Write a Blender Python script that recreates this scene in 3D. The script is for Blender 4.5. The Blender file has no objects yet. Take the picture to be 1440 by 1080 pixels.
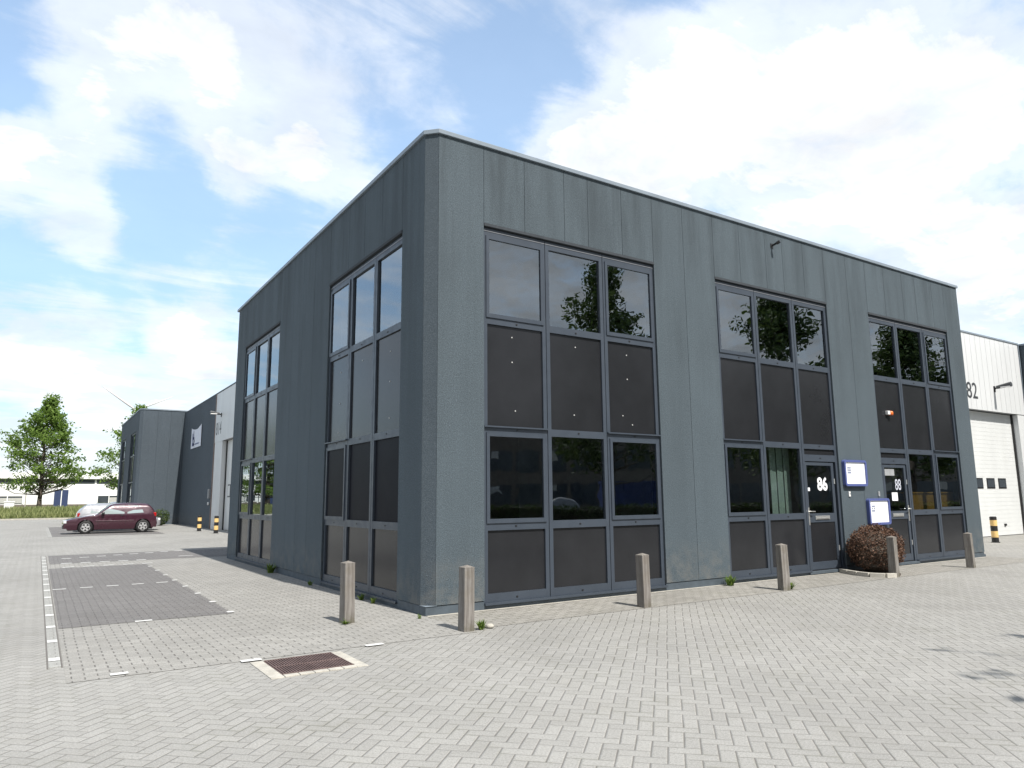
import bpy, bmesh, math, random
from mathutils import Vector, Matrix
R = math.radians
sc = bpy.context.scene
COL = sc.collection

# ------------------------------------------------------------------ mesh helpers
class MB:
    def __init__(s): s.v = []; s.f = []; s.m = []
    def quad(s, pts, mi=0):
        b = len(s.v); s.v += [tuple(p) for p in pts]; s.f.append(tuple(range(b, b + len(pts)))); s.m.append(mi)
    def box(s, x0, x1, y0, y1, z0, z1, mi=0):
        b = len(s.v)
        s.v += [(x0, y0, z0), (x1, y0, z0), (x1, y1, z0), (x0, y1, z0), (x0, y0, z1), (x1, y0, z1), (x1, y1, z1), (x0, y1, z1)]
        for q in ((0, 3, 2, 1), (4, 5, 6, 7), (0, 1, 5, 4), (1, 2, 6, 5), (2, 3, 7, 6), (3, 0, 4, 7)):
            s.f.append(tuple(b + i for i in q)); s.m.append(mi)
    def prism(s, poly, z0, z1, mi=0):
        n = len(poly); b = len(s.v)
        s.v += [(x, y, z0) for x, y in poly] + [(x, y, z1) for x, y in poly]
        s.f.append(tuple(b + i for i in reversed(range(n)))); s.m.append(mi)
        s.f.append(tuple(b + n + i for i in range(n))); s.m.append(mi)
        for i in range(n):
            j = (i + 1) % n; s.f.append((b + i, b + j, b + n + j, b + n + i)); s.m.append(mi)
    def tube(s, p0, p1, r0, r1=None, n=10, mi=0, caps=True):
        r1 = r0 if r1 is None else r1
        p0 = Vector(p0); p1 = Vector(p1); d = (p1 - p0)
        if d.length < 1e-6: return
        d.normalize(); a = d.orthogonal().normalized(); c = d.cross(a); b = len(s.v)
        for p, r in ((p0, r0), (p1, r1)):
            for i in range(n):
                t = 2 * math.pi * i / n; s.v.append(tuple(p + a * (r * math.cos(t)) + c * (r * math.sin(t))))
        for i in range(n):
            j = (i + 1) % n; s.f.append((b + i, b + j, b + n + j, b + n + i)); s.m.append(mi)
        if caps:
            s.f.append(tuple(b + i for i in reversed(range(n)))); s.m.append(mi)
            s.f.append(tuple(b + n + i for i in range(n))); s.m.append(mi)
    def lathe(s, prof, n=20, c=(0, 0), mi=None):
        # prof: list of (r, z) ; mi list per segment
        b = len(s.v)
        for r, z in prof:
            for i in range(n):
                t = 2 * math.pi * i / n; s.v.append((c[0] + r * math.cos(t), c[1] + r * math.sin(t), z))
        for k in range(len(prof) - 1):
            for i in range(n):
                j = (i + 1) % n
                s.f.append((b + k * n + i, b + k * n + j, b + (k + 1) * n + j, b + (k + 1) * n + i)); s.m.append(mi[k] if mi else 0)
        s.f.append(tuple(b + (len(prof) - 1) * n + i for i in range(n))); s.m.append(mi[-1] if mi else 0)
    def build(s, name, mats, parent=None, bevel=0, smooth=False, seg=2):
        me = bpy.data.meshes.new(name); me.from_pydata(s.v, [], s.f)
        if not isinstance(mats, (list, tuple)): mats = [mats]
        for m in mats: me.materials.append(m)
        if len(mats) > 1: me.polygons.foreach_set('material_index', s.m)
        if smooth: me.polygons.foreach_set('use_smooth', [True] * len(me.polygons))
        me.update()
        o = bpy.data.objects.new(name, me); COL.objects.link(o)
        if parent: o.parent = parent
        if bevel:
            md = o.modifiers.new('Bevel', 'BEVEL'); md.width = bevel; md.segments = seg; md.limit_method = 'ANGLE'; md.angle_limit = R(40)
        return o

def tag(o, label=None, cat=None, group=None, kind=None):
    if label: o['label'] = label
    if cat: o['category'] = cat
    if group: o['group'] = group
    if kind: o['kind'] = kind
    return o
def thing(name, loc=(0, 0, 0), rz=0, label=None, cat=None, group=None):
    o = bpy.data.objects.new(name, None); COL.objects.link(o); o.empty_display_size = .2
    o.location = loc; o.rotation_euler = (0, 0, rz)
    return tag(o, label, cat, group)
def copy_tree(o, parent=None):
    c = o.copy(); COL.objects.link(c); c.parent = parent
    for ch in list(o.children): copy_tree(ch, c)
    return c
def text(name, body, size, mat, parent, loc, rot, bold=0.0, ext=.002, sx=1.0, align='LEFT'):
    cu = bpy.data.curves.new(name, 'FONT'); cu.body = body; cu.size = size; cu.extrude = ext; cu.offset = bold; cu.align_x = align
    cu.resolution_u = 6
    cu.materials.append(mat)
    tmp = bpy.data.objects.new('tmp', cu); COL.objects.link(tmp)
    me = bpy.data.meshes.new_from_object(tmp.evaluated_get(bpy.context.evaluated_depsgraph_get()))
    bpy.data.objects.remove(tmp); bpy.data.curves.remove(cu)
    o = bpy.data.objects.new(name, me); COL.objects.link(o); o.parent = parent
    o.location = loc; o.rotation_euler = rot; o.scale = (sx, 1, 1)
    return o

# ------------------------------------------------------------------ node helpers
class NT:
    def __init__(s, nt): s.nt = nt; s.n = nt.nodes; s.l = nt.links
    def new(s, t, **kw):
        n = s.n.new(t)
        for k, v in kw.items(): setattr(n, k, v)
        return n
    def put(s, sock, v):
        if hasattr(v, 'is_output') or hasattr(v, 'links'): s.l.new(v, sock)
        else: sock.default_value = v
    def m(s, op, a, b=None, c=None, clamp=False):
        n = s.new('ShaderNodeMath', operation=op, use_clamp=clamp)
        s.put(n.inputs[0], a)
        if b is not None: s.put(n.inputs[1], b)
        if c is not None: s.put(n.inputs[2], c)
        return n.outputs[0]
    def vm(s, op, a, b=None):
        n = s.new('ShaderNodeVectorMath', operation=op); s.put(n.inputs[0], a)
        if b is not None: s.put(n.inputs[1], b)
        return n.outputs['Value'] if op in ('DOT_PRODUCT', 'LENGTH', 'DISTANCE') else n.outputs[0]
    def noise(s, vec, scale, detail=3, rough=.55, dist=0, out='Fac'):
        n = s.new('ShaderNodeTexNoise'); s.l.new(vec, n.inputs['Vector'])
        n.inputs['Scale'].default_value = scale; n.inputs['Detail'].default_value = detail
        n.inputs['Roughness'].default_value = rough; n.inputs['Distortion'].default_value = dist
        return n.outputs[out]
    def mapr(s, v, a, b, c=0., d=1., smooth=False):
        n = s.new('ShaderNodeMapRange', interpolation_type='SMOOTHSTEP' if smooth else 'LINEAR'); s.put(n.inputs[0], v)
        for i, q in enumerate((a, b, c, d)): s.put(n.inputs[1 + i], q)
        return n.outputs[0]
    def mix(s, f, a, b, blend='MIX'):
        n = s.new('ShaderNodeMix', data_type='RGBA', blend_type=blend); s.put(n.inputs[0], f)
        s.put(n.inputs[6], a if hasattr(a, 'links') else (*a, 1)); s.put(n.inputs[7], b if hasattr(b, 'links') else (*b, 1))
        return n.outputs[2]
    def comb(s, x, y, z=0.):
        n = s.new('ShaderNodeCombineXYZ'); s.put(n.inputs[0], x); s.put(n.inputs[1], y); s.put(n.inputs[2], z); return n.outputs[0]
    def sep(s, v):
        n = s.new('ShaderNodeSeparateXYZ'); s.l.new(v, n.inputs[0]); return n.outputs
    def scalev(s, v, sc3):
        return s.vm('MULTIPLY', v, sc3)
    def bump(s, h, strength, dist):
        n = s.new('ShaderNodeBump'); s.l.new(h, n.inputs['Height']); n.inputs['Strength'].default_value = strength; n.inputs['Distance'].default_value = dist
        return n.outputs[0]

def newmat(name):
    m = bpy.data.materials.new(name); m.use_nodes = True; nt = NT(m.node_tree)
    b = m.node_tree.nodes['Principled BSDF']
    return m, nt, b
def P(b, **kw):
    for k, v in kw.items(): b.inputs[k.replace('_', ' ')].default_value = v

def simple(name, col, rough=.5, var=.12, scale=6., bump=0., bscale=80., spec=.5, metal=0., coat=0., stretch=None, speck=0., rv=.07):
    m, n, b = newmat(name)
    tc = n.new('ShaderNodeTexCoord').outputs['Object']
    v = n.scalev(tc, stretch) if stretch else tc
    f = n.noise(v, scale, 5, .6)
    lo = tuple(c * (1 - var) for c in col); hi = tuple(min(1, c * (1 + var)) for c in col)
    c = n.mix(n.mapr(f, .3, .7), lo, hi)
    if speck:
        g = n.noise(tc, bscale, 2, .5)
        c = n.mix(n.mapr(g, .35, .65, 0, speck), c, (0, 0, 0)) if speck > 0 else c
    n.l.new(c, b.inputs['Base Color'])
    r = n.mapr(n.noise(v, scale * 2.3, 3), .3, .7, max(0, rough - rv), min(1, rough + rv)); n.l.new(r, b.inputs['Roughness'])
    P(b, Specular_IOR_Level=spec, Metallic=metal, Coat_Weight=coat)
    if bump:
        n.l.new(n.bump(n.noise(tc, bscale, 3), bump, .004), b.inputs['Normal'])
    return m

# ---- paving
def paving(name, kind, col, joint, var=.1, stain=.25, rot=45., cross=.6, moss=0., base_rough=.85, dirt=None, jw=.05):
    m, n, b = newmat(name)
    pos = n.new('ShaderNodeNewGeometry').outputs['Position']
    wob = n.noise(pos, .9, 2, .5, out='Color')
    p = n.vm('ADD', pos, n.scalev(n.vm('SUBTRACT', wob, (.5, .5, .5)), (.035, .035, 0)))
    x, y, _ = n.sep(p)
    U = .105
    if kind == 'herringbone':
        c = math.cos(R(rot)) / U; s_ = math.sin(R(rot)) / U
        u = n.m('ADD', n.m('MULTIPLY', x, c), n.m('MULTIPLY', y, s_))
        v = n.m('SUBTRACT', n.m('MULTIPLY', y, c), n.m('MULTIPLY', x, s_))
        ix = n.m('FLOOR', u); iy = n.m('FLOOR', v); fx = n.m('SUBTRACT', u, ix); fy = n.m('SUBTRACT', v, iy)
        d = n.m('FLOORED_MODULO', n.m('ADD', n.m('SUBTRACT', ix, iy), .5), 4.); d = n.m('FLOOR', d)
        hor = n.m('LESS_THAN', d, 1.5); e1 = n.m('COMPARE', d, 1., .1); e2 = n.m('COMPARE', d, 2., .1)
        ox = n.m('SUBTRACT', 1., fx); oy = n.m('SUBTRACT', 1., fy)
        mx = n.m('MINIMUM', fx, ox); my = n.m('MINIMUM', fy, oy)
        def sel(f, a, bb):  # f? a : bb
            return n.m('ADD', n.m('MULTIPLY', f, a), n.m('MULTIPLY', n.m('SUBTRACT', 1., f), bb))
        # distance to joints running along u (gu) and along v (gv)
        gu = sel(hor, my, sel(e2, oy, fy)); gv = sel(hor, sel(e1, ox, fx), mx)
        idx = n.m('SUBTRACT', ix, n.m('MULTIPLY', hor, e1)); idy = n.m('SUBTRACT', iy, e2)
        idx = n.m('ADD', idx, n.m('MULTIPLY', hor, 517.3))
        a_, b_ = gu, gv
    else:
        c = 1 / U
        v = n.m('MULTIPLY', y, c); iy = n.m('FLOOR', v); fy = n.m('SUBTRACT', v, iy)
        u = n.m('ADD', n.m('MULTIPLY', x, c / 2), n.m('MULTIPLY', n.m('FLOORED_MODULO', iy, 2.), .5))
        ix = n.m('FLOOR', u); fx = n.m('SUBTRACT', u, ix)
        a_ = n.m('MULTIPLY', n.m('MINIMUM', fx, n.m('SUBTRACT', 1., fx)), 2.)
        b_ = n.m('MINIMUM', fy, n.m('SUBTRACT', 1., fy)); idx, idy = ix, iy
    wj = n.mapr(n.noise(pos, 3., 2), .3, .7, jw * .8, jw * 1.5)
    ja = n.mapr(n.m('DIVIDE', a_, wj), .5, 1.15, 1., 0.)
    jb = n.m('MULTIPLY', n.mapr(n.m('DIVIDE', b_, wj), .5, 1.15, 1., 0.), cross)
    j = n.m('MAXIMUM', ja, jb)
    wn = n.new('ShaderNodeTexWhiteNoise', noise_dimensions='2D'); n.l.new(n.comb(idx, idy), wn.inputs['Vector'])
    rnd = wn.outputs['Value']
    lo = tuple(q * (1 - var) for q in col); hi = tuple(min(1, q * (1 + var)) for q in col)
    cc = n.mix(rnd, lo, hi)
    gr = n.m('ADD', n.m('MULTIPLY', n.noise(pos, 62., 2, .7), .5), n.m('MULTIPLY', n.noise(pos, 150., 2, .75), .5)); cc = n.mix(n.mapr(gr, .3, .7, 0., 1.), cc, n.mix(.5, cc, (.0, .0, .0)), 'MIX') if False else n.mix(n.mapr(gr, .40, .62, .0, .6), cc, tuple(q * .42 for q in col))
    sp = n.noise(pos, 230., 1, .5); cc = n.mix(n.mapr(sp, .6, .75, 0., .55), cc, (.62, .61, .58))
    st = n.noise(pos, .35, 6, .62, .4); cc = n.mix(n.mapr(st, .42, .72, 0., stain), cc, tuple(q * .42 for q in col))
    st2 = n.noise(pos, 2.2, 5, .65); cc = n.mix(n.mapr(st2, .5, .75, 0., stain * .8), cc, tuple(q * f for q, f in zip(col, (.62, .6, .55))))
    if dirt: # worn soiling strip near the wall foot
        cc = n.mix(n.mapr(n.noise(pos, 1.3, 6, .7), .35, .68, 0., dirt), cc, (.15, .14, .12))
    if moss:
        cc = n.mix(n.m('MULTIPLY', n.mapr(n.noise(pos, 1.7, 5, .7), .5, .7, 0., moss), n.mapr(n.m('MINIMUM', a_, b_), .05, .25, 1., 0.)), cc, (.09, .10, .04))
    cc = n.mix(n.m('MULTIPLY', j, .75), cc, joint)
    n.l.new(cc, b.inputs['Base Color']); P(b, Roughness=base_rough, Specular_IOR_Level=.3)
    dome = n.mapr(n.m('MINIMUM', a_, n.m('ADD', b_, (1 - cross) * .06)), 0., .13, 0., 1., True)
    h = n.m('ADD', n.m('MULTIPLY', dome, 1.), n.m('ADD', n.m('MULTIPLY', rnd, .22), n.m('MULTIPLY', gr, .22)))
    n.l.new(n.bump(h, .75, .006), b.inputs['Normal'])
    return m

M = {}
M['yard'] = paving('concrete pavers herringbone', 'herringbone', (.332, .326, .306), (.115, .108, .098), .07, .34, cross=.55, jw=.04, moss=.22)
M['bay_light'] = paving('concrete pavers running bond', 'bond', (.322, .314, .292), (.07, .066, .06), .1, .3, cross=.22, jw=.06)
M['bay_dark'] = paving('dark pavers running bond', 'bond', (.178, .171, .166), (.06, .055, .052), .1, .25, cross=.2, jw=.06)
M['apron'] = paving('soiled pavers by the wall', 'bond', (.34, .328, .30), (.085, .08, .068), .12, .3, cross=.7, moss=.4, dirt=.2, jw=.06)
M['edge'] = paving('edge strip pavers', 'bond', (.35, .35, .33), (.14, .13, .12), .05, .25, cross=.1, jw=.03)
M['white_brick'] = simple('white marking bricks', (.64, .64, .62), .8, .12, 9, .4, 160, speck=.15)
M['joint'] = simple('open joint', (.13, .12, .11), .9, .2, 20)

# ---- render / stone chip wall
def wallmat(name, col, streak=.8, gk=1.):
    m, n, b = newmat(name)
    pos = n.new('ShaderNodeNewGeometry').outputs['Position']
    g = n.noise(pos, 62. * gk, 2, .75); g2 = n.noise(pos, 26. * gk, 3, .7)
    cc = n.mix(n.mapr(g, .28, .72), tuple(q * .45 for q in col), tuple(q * 1.6 for q in col))
    cc = n.mix(n.mapr(g2, .3, .7, 0, .35), cc, tuple(q * .55 for q in col))
    g4 = n.noise(pos, 115. * gk, 1, .5); cc = n.mix(n.mapr(g4, .6, .72, 0., .5), cc, (.27, .31, .33))
    isl = n.new('ShaderNodeNewGeometry').outputs['Random Per Island']; cc = n.mix(n.mapr(isl, 0., 1., 0., .2), cc, tuple(q * .55 for q in col))
    s1 = n.noise(n.scalev(pos, (1., 1., .10)), 2.6, 5, .65)
    zz = n.sep(pos)[2]
    top = n.mapr(zz, 3., 7.2, .25, 1.)
    cc = n.mix(n.m('MULTIPLY', n.mapr(s1, .42, .66, 0., streak), top), cc, tuple(q * .5 for q in col))
    s2 = n.noise(pos, .5, 4, .6); cc = n.mix(n.mapr(s2, .4, .7, 0., .22), cc, tuple(q * 1.35 for q in col))
    low = n.mapr(zz, .1, .9, .55, 0.); cc = n.mix(n.m('MULTIPLY', low, n.mapr(n.noise(pos, 4., 4, .7), .4, .65)), cc, (.16, .155, .14))
    n.l.new(cc, b.inputs['Base Color']); P(b, Roughness=.82, Specular_IOR_Level=.35)
    h = n.m('ADD', g, n.m('MULTIPLY', g2, .8)); n.l.new(n.bump(h, .5, .010), b.inputs['Normal'])
    return m
M['wall'] = wallmat('blue grey stone chip render', (.070, .0925, .109))
M['wall_corner_shaded'] = wallmat('shaded blue grey render corner strip', (.050, .067, .082), .3, 1.8)  # wall render with finer grain; weaker sun on the chamfer darkened into its colour
M['wall2'] = wallmat('dark blue grey render', (.062, .080, .098), .2)
M['seam'] = simple('dark joint backing', (.035, .042, .05), .9)
M['plinth'] = simple('painted concrete plinth', (.06, .078, .095), .65, .2, 5, .2, 60)
M['frame'] = simple('blue grey coated aluminium', (.043, .055, .073), .42, .08, 3, spec=.5)
M['frame_dark'] = simple('dark gasket', (.012, .014, .018), .6)
M['coping'] = simple('zinc coping', (.20, .24, .28), .45, .1, 3)
M['panel'] = simple('brown grey infill panel', (.0185, .0195, .0222), .17, .12, 2, spec=.3, rv=.015)
M['bolt'] = simple('white bolt cap', (.5, .5, .49), .4)
M['strip'] = simple('light weather strip', (.22, .23, .25), .4)
M['steel'] = simple('brushed steel', (.62, .62, .6), .35, .1, 20, metal=.8)
M['white_plastic'] = simple('white plastic', (.75, .75, .74), .4, .05)
M['black_plastic'] = simple('black plastic', (.015, .015, .016), .45)
M['grey_plastic'] = simple('grey plastic', (.3, .31, .32), .5)
M['white_clad'] = simple('white steel cladding', (.61, .625, .63), .45, .05, 1.5, stretch=(1, 1, .2))
M['white_door'] = simple('white sectional door', (.64, .655, .65), .4, .05, 1.2, stretch=(1, 1, .3))
M['digit'] = simple('dark grey number', (.05, .055, .06), .5)
M['sign_blue'] = simple('blue sign frame', (.08, .105, .27), .35, .08)
M['sign_white'] = simple('white sign face', (.86, .87, .89), .35, .03)
M['ink'] = simple('grey blue print', (.16, .19, .30), .6)
M['ink_pale'] = simple('pale print', (.55, .58, .66), .6)
M['orange'] = simple('orange lens', (.85, .16, .02), .2, .05)
M['interior'] = simple('interior paint', (.42, .42, .40), .8)
M['interior_dark'] = simple('carpet', (.05, .05, .055), .9)
M['blind'] = simple('pale green grey blind fabric', (.62, .68, .62), .8, .06)
M['oak'] = simple('orange brown wood veneer', (.45, .22, .05), .45, .15, 3, stretch=(1, 1, 8))
M['concrete'] = simple('pale concrete', (.43, .41, .36), .85, .2, 7, .4, 90, speck=.15)
M['rust'] = simple('brown rusted steel', (.125, .085, .078), .65, .3, 6, .4, 60)
M['soil'] = simple('planting soil', (.06, .045, .03), .95, .3, 9, .6, 50)
M['yellow'] = simple('yellow reflective band', (.74, .50, .20), .45, .08)
M['tyre'] = simple('tyre rubber', (.012, .012, .013), .7)
M['alloy'] = simple('silver alloy', (.62, .62, .62), .3, .05, metal=.6)
M['lamp_glass'] = simple('clear headlamp', (.75, .77, .78), .1, .05, spec=.8)
M['tail_red'] = simple('red lamp', (.35, .01, .01), .15)
M['trunk'] = simple('bark', (.085, .07, .055), .9, .35, 6, .6, 25, stretch=(1, 1, .3))
M['far_white'] = simple('white industrial cladding', (.80, .80, .79), .6, .04, .3)
M['far_glass'] = simple('dark strip glazing', (.05, .06, .07), .15, .2, .5)
M['far_blue'] = simple('dark blue door', (.028, .045, .11), .5, .1, 2)
M['far_grey'] = simple('grey brown brick', (.14, .12, .10), .8, .15, 3)
M['turbine'] = simple('white turbine paint', (.62, .63, .66), .5, .04, .1)
M['turbine_grey'] = simple('grey turbine blade', (.5, .48, .5), .5, .04, .1)
M['banner'] = simple('white banner cloth', (.66, .69, .76), .7, .05, 2)
M['banner_ink'] = simple('navy print', (.045, .06, .16), .7)
M['copper'] = simple('reddish edge trim', (.20, .15, .13), .6)
M['container_blue'] = simple('blue painted steel', (.012, .03, .14), .5, .1, 1.5)

def timber():
    m, n, b = newmat('weathered grey timber')
    tc = n.new('ShaderNodeTexCoord').outputs['Object']
    g = n.noise(n.scalev(tc, (1, 1, .045)), 46., 5, .7, .3); g2 = n.noise(tc, 5., 4, .6)
    oi = n.new('ShaderNodeObjectInfo').outputs['Random']
    c = n.mix(n.mapr(g, .3, .7), (.10, .09, .08), (.30, .285, .265))
    c = n.mix(n.mapr(g2, .45, .7, 0, .45), c, (.14, .12, .085))
    z = n.sep(tc)[2]
    c = n.mix(n.m('MULTIPLY', n.mapr(z, .0, .16, .5, 0.), n.mapr(n.noise(tc, 16., 4), .4, .6)), c, (.06, .065, .03))
    c = n.mix(n.mapr(oi, 0, 1, 0, .35), c, (.14, .12, .11))
    n.l.new(c, b.inputs['Base Color']); P(b, Roughness=.85, Specular_IOR_Level=.2)
    n.l.new(n.bump(g, .5, .006), b.inputs['Normal'])
    return m
M['timber'] = timber()

def leafmat(name, c1, c2, trans=.25):
    m, n, b = newmat(name)
    gi = n.new('ShaderNodeNewGeometry')
    pos = n.new('ShaderNodeTexCoord').outputs['Object']
    f = n.m('ADD', n.m('MULTIPLY', gi.outputs['Random Per Island'], .6), n.m('MULTIPLY', n.noise(pos, 1.1, 3), .5))
    c = n.mix(n.mapr(f, .2, .9), c1, c2); n.l.new(c, b.inputs['Base Color']); P(b, Roughness=.6, Specular_IOR_Level=.3)
    t = n.new('ShaderNodeBsdfTranslucent'); n.l.new(c, t.inputs['Color'])
    mx = n.new('ShaderNodeMixShader'); mx.inputs[0].default_value = trans
    out = [q for q in n.n if q.type == 'OUTPUT_MATERIAL'][0]
    n.l.new(b.outputs[0], mx.inputs[1]); n.l.new(t.outputs[0], mx.inputs[2]); n.l.new(mx.outputs[0], out.inputs['Surface'])
    return m
M['leaf'] = leafmat('fresh green foliage', (.09, .16, .03), (.25, .37, .08), .5)
M['leaf_dark'] = leafmat('deep green foliage', (.03, .055, .015), (.09, .13, .03), .25)
M['leaf_brown'] = leafmat('brown purple clipped foliage', (.05, .026, .018), (.20, .115, .075), .15)
M['grass'] = leafmat('long meadow grass', (.16, .20, .065), (.36, .38, .17), .4)
M['weed'] = leafmat('bright weed leaves', (.06, .12, .02), (.19, .26, .05), .3)

def carpaint(name, col, coat=1.):
    m, n, b = newmat(name)
    P(b, Base_Color=(*col, 1), Roughness=.3, Specular_IOR_Level=.5, Coat_Weight=coat, Coat_Roughness=.04, Metallic=.15)
    tc = n.new('ShaderNodeTexCoord').outputs['Object']
    n.l.new(n.mapr(n.noise(tc, 7., 4), .3, .7, .26, .42), b.inputs['Roughness'])
    return m
M['maroon'] = carpaint('maroon car paint', (.042, .0068, .018))
M['silver'] = carpaint('silver car paint', (.30, .31, .33))
M['white_car'] = carpaint('white car paint', (.75, .76, .77))

def glass(name, tint=(.42, .45, .45), refl=.10, gain=1.0):
    m, n, b = newmat(name); nt = m.node_tree; nt.nodes.remove(b)
    fr = n.new('ShaderNodeFresnel'); fr.inputs['IOR'].default_value = 1.55
    fac = n.m('ADD', n.m('MULTIPLY', fr.outputs[0], gain), refl, clamp=True)
    fac = n.m('MULTIPLY', fac, n.m('SUBTRACT', 1., n.new('ShaderNodeNewGeometry').outputs['Backfacing']))
    gl = n.new('ShaderNodeBsdfGlossy'); gl.inputs['Roughness'].default_value = .0
    gl.inputs['Color'].default_value = (.86, .94, 1, 1)
    pos = n.new('ShaderNodeTexCoord').outputs['Object']
    n.l.new(n.bump(n.noise(pos, 1.4, 2), .045, .05), gl.inputs['Normal'])
    tr = n.new('ShaderNodeBsdfTransparent'); tr.inputs['Color'].default_value = (*tint, 1)
    mx = n.new('ShaderNodeMixShader'); n.l.new(fac, mx.inputs[0]); n.l.new(tr.outputs[0], mx.inputs[1]); n.l.new(gl.outputs[0], mx.inputs[2])
    out = [q for q in n.n if q.type == 'OUTPUT_MATERIAL'][0]; n.l.new(mx.outputs[0], out.inputs['Surface'])
    return m
M['glass'] = glass('tinted window glass', (.62, .67, .66), .08, 1.5)
M['glass_coated'] = glass('coated upper window glass', (.38, .43, .46), .25, .55)
M['film'] = simple('dark film behind glass', (.014, .015, .020), .3, .1, 2, spec=.02, rv=.01)
M['glass_car'] = glass('car glass', (.25, .28, .28), .25, 1.6)

# ------------------------------------------------------------------ ground
def sheet(name, x0, x1, y0, y1, z, mat, kind='structure'):
    b = MB(); b.quad([(x0, y0, z), (x1, y0, z), (x1, y1, z), (x0, y1, z)])
    o = b.build(name, mat); o['kind'] = kind; return o
sheet('paved_yard', -60, 90, -70, 73, 0, M['yard'])
terr = simple('meadow ground', (.085, .10, .04), .95, .3, .4)
b = MB()
ys = [(73, -.01), (73, .12), (73.3, .12), (74.5, .25), (78, .62), (82, .74), (140, .74), (2600, .74)]
for (ya, za), (yb, zb) in zip(ys, ys[1:]):
    b.quad([(-2500, ya, za), (2500, ya, za), (2500, yb, zb), (-2500, yb, zb)])
tag(b.build('grass_verge_ground', terr), kind='structure')
b = MB()
b.quad([(-2500, -2500, -.02), (2500, -2500, -.02), (2500, 73, -.02), (-2500, 73, -.02)])
tag(b.build('surrounding_ground', terr), kind='structure')
b = MB(); b.box(-60, 60, 72.85, 72.99, 0, .13); tag(b.build('road_kerb', M['concrete']), kind='structure')
sheet('parking_pavement', -4.25, 0, -1.42, 17.0, .004, M['bay_light'])
sheet('wall_foot_pavement', 0.0, 16.3, -1.22, 0.6, .004, M['apron'])
sheet('wall_foot_strip', .02, 16.0, -.07, .011, .008, M['concrete'])
sheet('dark_parking_bay', -4.24, -2.12, 1.9, 11.9, .008, M['bay_dark'])
sheet('dark_parking_bay', -4.2, 1.0, 13.4, 17.0, .008, M['bay_dark'])
sheet('dark_parking_bay', -3.9, 0.9, 31.2, 46.9, .008, M['bay_dark'])
sheet('edge_strip', -4.06, -3.9, 30.5, 46, .008, M['edge'])
b = MB()   # edging strip with its open side joints
b.box(-4.375, -4.27, -.62, 17.0, -.02, .007)
tag(b.build('edge_strip', M['edge']), kind='structure')
b = MB()
for x in (-4.389, -4.268): b.box(x, x + .012, -.66, 17.0, -.02, .0062)
tag(b.build('edge_strip_joint', M['joint']), kind='structure')
b = MB()
def mark(x0, x1, y0, y1): b.quad([(x0, y0, .0125), (x1, y0, .0125), (x1, y1, .0125), (x0, y1, .0125)])
for i in range(15):
    y = -.23 + 1.165 * i; mark(-4.372, -4.273, y - .085, y + .085)
for k in range(5):
    x = -4.235 + .435 * k; mark(x, x + .21, 6.78 + .02 * k, 6.865 + .02 * k)
mark(-3.37, -3.16, 1.86, 1.955); mark(-3.9, -3.75, -1.37, -1.28); mark(-2.76, -2.56, -1.50, -1.405); mark(-1.44, -1.23, -1.49, -1.40)
for k in range(8):
    y = 2.04 + 1.285 * k; mark(-2.17, -2.075, y - .06, y + .06)
for k in range(8):
    x = -3.9 + .45 * k; mark(x, x + .24, 15.3 + .2 * k, 15.42 + .2 * k)
for k in range(5):
    x = -3.95 + .44 * k; mark(x, x + .24, 13.36, 13.5); mark(x, x + .24, 12.0, 12.13)
mark(-1.0, -.6, 14.2, 14.3); 
tag(b.build('bay_markings', M['white_brick']), kind='structure')

# drain grate beside the parking bay
dg = thing('drain_grate', (-2.22, -1.9, 0), 0, 'rusty brown steel drain grate set in pale concrete strips', 'drain grate')
b = MB(); b.box(-.345, .345, -.35, .325, -.03, .004, 0)
for i in range(27):
    x = -.335 + i * .0255; b.box(x, x + .012, -.345, .32, .004, .016, 0)
for y in (-.35, -.02, .31): b.box(-.345, .345, y, y + .014, .0045, .017, 0)
b.build('grate', M['rust'], dg)
b = MB()
for i in range(4):
    y = -.44 + i * .2; b.box(-.475, -.352, y, y + .193, -.03, .010)
for i in range(4):
    y = -.43 + i * .2; b.box(.352, .46, y, y + .19, -.03, .008)
for i in range(5):
    x = -.345 + i * .14; b.box(x, x + .133, -.435, -.356, -.03, .012)
for i in range(4):
    x = -.345 + i * .175; b.box(x, x + .168, .332, .372, -.03, .009)
b.build('concrete_surround', M['concrete'], dg, .004)

# ------------------------------------------------------------------ office building
W, L, H, CH = 16.0, 12.45, 7.17, .16
ZT = 5.90
office = thing('office_building', (0, 0, 0), 0, 'two storey dark blue grey office block with chamfered corner and tall window bays', 'office building')

def wall_boxes(mb, u0, u1, z0, z1, seams, holes, f, gap=.007):
    """f(u0,u1,z0,z1): adds one slab; vertical joints at the seams, openings left free"""
    br = sorted(set([u0, u1] + [s for s in seams if u0 < s < u1] + [e for h in holes for e in h[:2] if u0 < e < u1]))
    for a, c in zip(br, br[1:]):
        ga = gap / 2 if a in seams else 0; gc = gap / 2 if c in seams else 0
        mid = (a + c) / 2; segs = [(z0, z1)]
        for h in holes:
            if h[0] < mid < h[1]:
                new = []
                for (p, q) in segs:
                    if h[2] > p: new.append((p, min(q, h[2])))
                    if h[3] < q: new.append((max(p, h[3]), q))
                segs = [t for t in new if t[1] - t[0] > 1e-4]
        for (p, q) in segs: f(a + ga, c - gc, p, q)

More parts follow.
